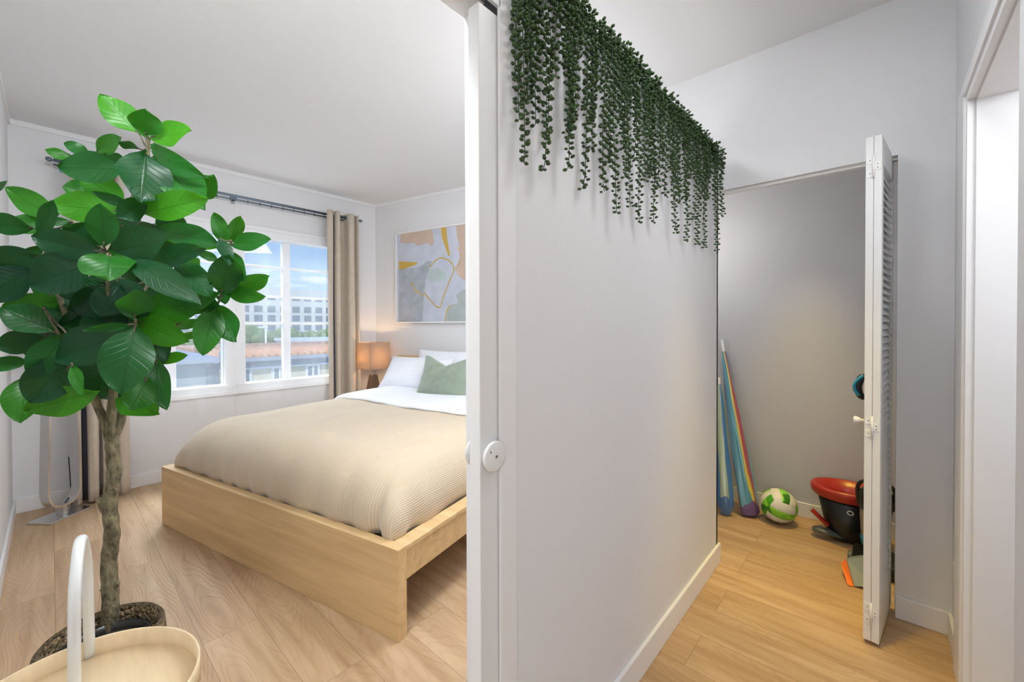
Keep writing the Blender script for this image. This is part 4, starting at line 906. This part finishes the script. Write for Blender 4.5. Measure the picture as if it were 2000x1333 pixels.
for b in range(NB):
    y0 = y_lo+b*wdt; y1 = y0+wdt; yc = (y0+y1)/2
    t = thing('hanging_vine', 'artificial string-of-pearls vine bunch on the partition top, '+ordn[b], 'hanging plant', (XH, yc, PT), group='string-of-pearls vines along the top of the partition')
    mine = [(y, z) for y, z in wl_ if y0 <= y < y1 or (b == 0 and y < y_lo) or (b == NB-1 and y >= y_hi)]
    for k in range(2): mine.append((y0+wdt*(k+.5)/2+random.uniform(-.03, .03), random.uniform(1.98, 2.11)))
    for k in range(2): mine.append((y0+wdt*(k+.5)/2+random.uniform(-.03, .03), random.uniform(1.80, 2.0)))
    for k, (y, z) in enumerate(mine):
        mb = strand(y, PT+.012, z, XH+random.choice((.018, .028, .036)), b*40+k); rebase(mb, (XH, yc, PT)).build('vine_strand', [VSTEM, PEARL], t)
    # leafy crown hooked over the top edge
    mb = MB(); rnd = random.Random(b)
    for k in range(170):
        c = Vector((XH+rnd.uniform(-.035, .038), rnd.uniform(y0, y1), PT+rnd.uniform(-.07, .022)))
        if c.x < XH+.012: c.z = PT+rnd.uniform(.006, .026)
        s = rnd.uniform(.005, .0068); q = Vector((rnd.uniform(-1, 1), rnd.uniform(-1, 1), rnd.uniform(-.5, 1))).to_track_quat('Z', 'Y').to_matrix()
        mb.add(((BV*np.array((s, s*.8, s*1.3)))@np.array(q).T+np.array(c)).tolist(), BF, 0)
    rebase(mb, (XH, yc, PT)).build('vine_crown', PEARL, t)

# ------------------------------------------------------------------ bifold louvred closet door
lf = math.atan2(.044, .36)
bd = thing('door_2', None, None, (.0, 2.194, 0), -lf*0.9); tag(bd, kind='structure')
LW, LT, LZ0, LZ1 = .36, .0245, .018, 2.052
for k, x0 in enumerate((-.026, -.0515)):
    fr = MB(); st = .045
    fr.box((x0, 0, LZ0), (x0+LT, st, LZ1)); fr.box((x0, LW-.03, LZ0), (x0+LT, LW, LZ1)); fr.box((x0, st, LZ1-.11), (x0+LT, LW-.03, LZ1)); fr.box((x0, st, LZ0), (x0+LT, LW-.03, LZ0+.17))
    leaf_ = fr.build('door_leaf', DOORP, bd, bevel=.0015)
    sl = MB(); z = LZ0+.185; n = 0
    while z < LZ1-.125:
        Ms = Matrix.Translation((x0+LT/2, 0, z))@Matrix.Rotation(math.radians(58), 4, 'Y')
        sl.box((-.0165, st-.004, -.0025), (.0165, LW-.026, .0025), M=Ms); z += .0295; n += 1
    sl.build('louvres', DOORP, leaf_)
for z in (1.93, .885, .13):
    h = MB()
    h.tube([(-.0265, -.004, z-.045), (-.0265, -.004, z+.045)], .0042, 10); h.box((-.0485, -.002, z-.04), (-.0275, .0005, z-.012)); h.box((-.0485, -.002, z+.012), (-.0275, .0005, z+.04)); h.box((-.0255, -.002, z-.014), (-.006, .0005, z+.018))
    hg = h.build('hinge', WPLAS, bd)
    s_ = MB()
    for (x, zz) in ((-.038, z-.026), (-.038, z+.026), (-.014, z+.008), (-.014, z-.006)): s_.lathe([(.0005, 0), (.0022, 0), (.0018, .0012), (.0005, .0014)], n=10, M=Matrix.Translation((x, -.002, zz))@Matrix.Rotation(PI/2, 4, 'X'))
    s_.build('screws', GREYM, hg)
m = MB(); m.lathe([(.001, 0), (.006, 0), (.006, .012), (.011, .02), (.0145, .03), (.012, .036), (.001, .038)], n=24, M=Matrix.Translation((-.0515, .022, .905))@Matrix.Rotation(-PI/2, 4, 'Y')); m.build('door_knob', WPLAS, bd)
m = MB(); m.box((.020, YQ+.02-2.194, .0), (.045, YQ+.05-2.194, .03)); m.box((.03, YQ+.02-2.194, .03), (.04, YQ+.035-2.194, .06)); m.build('pivot_bracket', BRASS, bd)

# ------------------------------------------------------------------ things in the closet
# volleyball
bc = Vector((-.50, 3.185, .108)); br_ = .107
vb = thing('volleyball', 'white and green patterned volleyball resting on the closet floor', 'ball', (bc.x, bc.y, 0))
VG = bpy.data.materials.new('volleyball_green'); VG.use_nodes = True
_N = VG.node_tree.nodes; _L = VG.node_tree.links; tc = _N.new('ShaderNodeTexCoord'); vr = _N.new('ShaderNodeTexVoronoi'); vr.inputs['Scale'].default_value = 22; _L.new(tc.outputs['Object'], vr.inputs[0])
rp = _N.new('ShaderNodeValToRGB'); rp.color_ramp.elements[0].color = (.02, .10, .01, 1); rp.color_ramp.elements[1].color = (.30, .75, .06, 1); rp.color_ramp.elements[1].position = .6; x = rp.color_ramp.elements.new(.3); x.color = (.08, .42, .02, 1)
_L.new(vr.outputs['Color'], rp.inputs[0]); _L.new(rp.outputs[0], _N['Principled BSDF'].inputs['Base Color']); _N['Principled BSDF'].inputs['Roughness'].default_value = .35
VW = mat('volleyball_white', (.80, .80, .74), .4, bump=.1, bscale=200)
m = MB(); NS = 72
Mr = Matrix.Rotation(.35, 3, 'Z')@Matrix.Rotation(.25, 3, 'X')@Matrix.Rotation(.3, 3, 'Y')
def cube_sphere():
    for f in range(6):
        for i in range(18):
            for j in range(18):
                quad = []
                for (a_, b_) in ((i, j), (i+1, j), (i+1, j+1), (i, j+1)):
                    x, y = math.tan((a_/18-.5)*PI/2), math.tan((b_/18-.5)*PI/2)
                    p = [(x, y, 1), (-x, y, -1), (1, x, y), (-1, -x, y), (y, 1, x), (y, -1, -x)][f]; v = Vector(p).normalized()
                    gr = min(abs(a_-6), abs(a_-12), a_, 18-a_) ; rr_ = br_*(1-.014*(gr < .5))
                    quad.append(tuple(Mr@v*rr_+Vector((0, 0, br_+.001))))
                strip = i//6; mi = 1 if (strip == 1 and f in (0, 1, 4, 5)) or (f in (2, 3) and strip != 1) else 0
                m.add(quad, [(0, 1, 2, 3)], mi)
cube_sphere(); m.build('ball_panels', [VW, VG], vb)
# beach umbrellas in clear bags
def umbrella(label, b0, b1, rb_, rt, bands, pend, tipz, flat=False):
    b0 = Vector(b0); b1 = Vector(b1); t = thing('beach_umbrella', label, 'umbrella', b0)
    ax = (b1-b0); L = ax.length; q = ax.to_track_quat('Z', 'Y').to_matrix().to_4x4()
    m = MB(); prof = [(.004, 0), (rb_*.5, .015), (rb_*.9, .07), (rb_, .16*L), (rb_*.9, .35*L), (rb_*.72, .55*L), (rb_*.55, .75*L), (rt*1.3, .92*L), (rt, .96*L), (rt*.9, L)]
    if flat: prof = [(.004, .004), (rb_*.7, .006), (rb_*.98, .02), (rb_, .08*L), (rb_*.97, .18*L), (rb_*.86, .36*L), (rb_*.72, .58*L), (rb_*.52, .78*L), (rt*1.3, .93*L), (rt, .97*L), (rt*.9, L)]
    m.lathe(prof, n=40, M=q, uvs=True)
    for i, v in enumerate(m.v):   # loose folds
        vv = q.inverted()@Vector(v); a_ = math.atan2(vv.y, vv.x); r_ = math.hypot(vv.x, vv.y); k = 1+.10*math.sin(5*a_+vv.z*7)+.05*math.sin(9*a_-vv.z*4)
        m.v[i] = tuple(q@Vector((vv.x*k, vv.y*k*.8, vv.z)))
    m.build('canopy', stripe_mat('umbrella_'+str(len(bpy.data.materials)), bands, pend), t)
    m = MB(); m.tube([q@Vector((0, 0, .9*L)), q@Vector((0, 0, L+tipz))], .008, 8); m.build('pole', WPLAS, t)
    m = MB(); prof = [(.02, .004), (rb_*1.15, .02), (rb_*1.2, .1*L), (rb_*1.15, .3*L), (rb_*.8, .7*L), (rt*2.1, .95*L), (rt*2.6, L+tipz*.8), (rt*1.8, L+tipz)]
    m.lathe(prof, n=24, M=q)
    for i, v in enumerate(m.v): m.v[i] = tuple(Vector(v)*(1+.0*i)+Vector((.003*math.sin(i*1.3), .003*math.cos(i*2.1), 0)))
    m.build('clear_bag', FILM, t)
PUR, DBL, LBL, YEL, GRN, REDc, TEA = (.13, .07, .30), (.03, .06, .33), (.13, .42, .62), (.75, .62, .05), (.05, .38, .22), (.45, .06, .12), (.03, .30, .45)
umbrella('striped multicolour furled beach umbrella in a clear bag leaning in the closet corner', (-.655, 3.155, .0), (-.868, 3.315, 1.10), .062, .018,
         [(0, DBL), (.08, LBL), (.22, TEA), (.30, YEL), (.36, REDc), (.45, LBL), (.55, DBL), (.62, LBL), (.76, TEA), (.83, GRN), (.88, YEL), (.94, REDc)], PUR, .09, True)
umbrella('blue and pale green furled beach umbrella leaning behind the partition end', (-.78, 3.05, .0), (-.885, 3.27, .86), .052, .016,
         [(0, (.01, .17, .55)), (.2, (.42, .55, .42)), (.4, (.01, .17, .55)), (.5, TEA), (.55, (.42, .55, .42)), (.78, (.01, .17, .55)), (.9, TEA)], (.01, .16, .50), .05)
# mop bucket
kb = Vector((-.150, 3.195, 0)); bk = thing('mop_bucket', 'black mop bucket with a red wringer rim standing by the closet back wall', 'bucket', kb)
m = MB(); m.lathe([(.001, .012), (.088, .012), (.096, .03), (.142, .235), (.138, .235), (.092, .035), (.001, .03)], n=40)
for i, v in enumerate(m.v): m.v[i] = (v[0]*1.04, v[1]*.85, v[2]*1.16)
m.build('bucket_body', BLACK, bk)
m = MB(); m.lathe([(.150, .222), (.163, .236), (.166, .262), (.158, .276), (.148, .274), (.118, .245), (.085, .225), (.08, .20), (.076, .20), (.08, .228), (.138, .262)], n=48)
for i, v in enumerate(m.v): m.v[i] = (v[0]*1.09, v[1]*.86, v[2]*1.16)
m.build('wringer_rim', RED, bk)
m = MB(); m.lathe([(.001, .222), (.08, .232)], n=30); m.build('wringer_basket', BLACK, bk)
def kp(px, py, y): return on(px, py, (0, 1, 0), y)-kb
m = MB(); m.tube([Vector((.02, -.03, .02)), kp(1618, 1040, 3.12), kp(1600, 1034, 3.12), kp(1588, 1032, 3.12)], [.03, .036, .036, .024], 14, sx=.45, ref=(0, 0, 1)); m.build('foot_pedal', DKGREY, bk)
m = MB(); m.tube(smooth_path([tuple(kp(1617, 1026, 3.13)), tuple(kp(1605, 1015, 3.125)), tuple(kp(1592, 1002, 3.12)), tuple(kp(1586, 996, 3.12))], 4), .021, 10, sx=.6); m.build('pedal_lever', RED, bk)
ring = on(1661, 1003, (0, 1, 0), kb.y-.112)-kb
m = MB(); m.tube([ring+Vector((.013*math.cos(a_), -.003+.002*math.sin(a_)*0, .011*math.sin(a_))) for a_ in np.linspace(0, 2*PI, 25)[:-1]], .0032, 8, closed=True); m.build('letter_o_logo', WPLAS, bk)
# upright vacuum behind the door
vc = Vector((-.045, 2.93, 0)); va = thing('vacuum_cleaner', 'black upright vacuum cleaner with clear dust bin and blue accents behind the louvred door', 'vacuum cleaner', vc)
m = MB(); m.box((-.07, -.13, .01), (.14, .10, .07)); m.build('cleaner_head', BLACK, va, bevel=.02)
m = MB(); m.lathe([(.001, -.01), (.035, -.01), (.035, .01), (.001, .01)], n=24, M=Matrix.Translation((-.075, -.07, .045))@Matrix.Rotation(PI/2, 4, 'Y')); m.build('wheel', DKGREY, va)
MV = Matrix.Translation((.025, .06, .09))@Matrix.Rotation(.10, 4, 'X')
m = MB(); m.lathe([(.001, 0), (.06, 0), (.065, .04), (.062, .06)], n=30, M=MV); m.build('motor_ring', BLUEP, va)
m = MB(); m.lathe([(.062, .06), (.068, .20), (.068, .21)], n=30, M=MV); m.build('dust_bin', mat('smoky_plastic', (.28, .25, .20), .2, coat=.6), va)
m = MB(); m.lathe([(.07, .21), (.072, .30), (.05, .32), (.001, .325)], n=30, M=MV); m.build('bin_lid', BLACK, va)
m = MB(); m.tube(smooth_path([MV@Vector((-.07, 0, .22)), MV@Vector((-.075, 0, .31)), MV@Vector((-.05, 0, .355)), MV@Vector((.03, 0, .365)), MV@Vector((.075, 0, .33)), MV@Vector((.07, 0, .22))], 5), .009, 10); m.build('carry_handle', BLACK, va)
m = MB(); m.tube([(.06, .12, .1), (.045, .17, 1.0)], .016, 12); m.build('wand', DKGREY, va)
gx = on(1673, 757, (0, 1, 0), vc.y+.13)-vc
m = MB(); m.tube(smooth_path([(.045, .17, .96), (gx.x+.03, .14, gx.z+.06), (gx.x+.012, .13, gx.z+.03), (gx.x+.008, .13, gx.z-.01), (gx.x+.025, .13, gx.z-.05), (.045, .15, .90)], 5), .018, 12); m.build('grip', BLACK, va)
m = MB(); m.tube(smooth_path([(gx.x+.03, .125, gx.z+.07), (gx.x-.004, .12, gx.z+.03), (gx.x-.008, .12, gx.z-.01), (gx.x+.012, .12, gx.z-.045)], 5), .009, 10, sx=1.6, ref=(0, 1, 0)); m.build('grip_trim', BLUEP, va)
# dustpan
dp = thing('dustpan', 'grey dustpan with an orange lip standing on the floor in front of the vacuum', 'dustpan', on(1668, 1150, (0, 0, 1), 0))
dpc = dp.location
def dpt(px, py, y): return on(px, py, (0, 1, 0), y)-dpc
yb = dpc.y
q = [dpt(1651, 1092, yb+.13), dpt(1667, 1147, yb+.01), dpt(1715, 1150, yb+.02), dpt(1715, 1085, yb+.14)]
q2 = [v+Vector((.02, .05, .0)) for v in q]
m = MB(); m.add(q+q2, [(0, 1, 2, 3), (7, 6, 5, 4), (0, 4, 5, 1), (1, 5, 6, 2), (2, 6, 7, 3), (3, 7, 4, 0)], smooth=False); m.build('pan', mat('grey_plastic', (.22, .25, .24), .35), dp, bevel=.006)
m = MB(); m.add([q[0]+Vector((-.016, -.006, -.03)), q[1]+Vector((-.022, -.006, .003)), q[1]+Vector((.002, -.002, .0)), q[0]+Vector((.002, -.002, .0))], [(0, 1, 2, 3)], smooth=False); m.build('lip', ORANGE, dp, solid=.006)
m = MB(); m.tube([q[3]+Vector((-.03, .0, 0)), q[3]+Vector((0, .05, .10))], .013, 10); m.build('handle', ORANGE, dp)
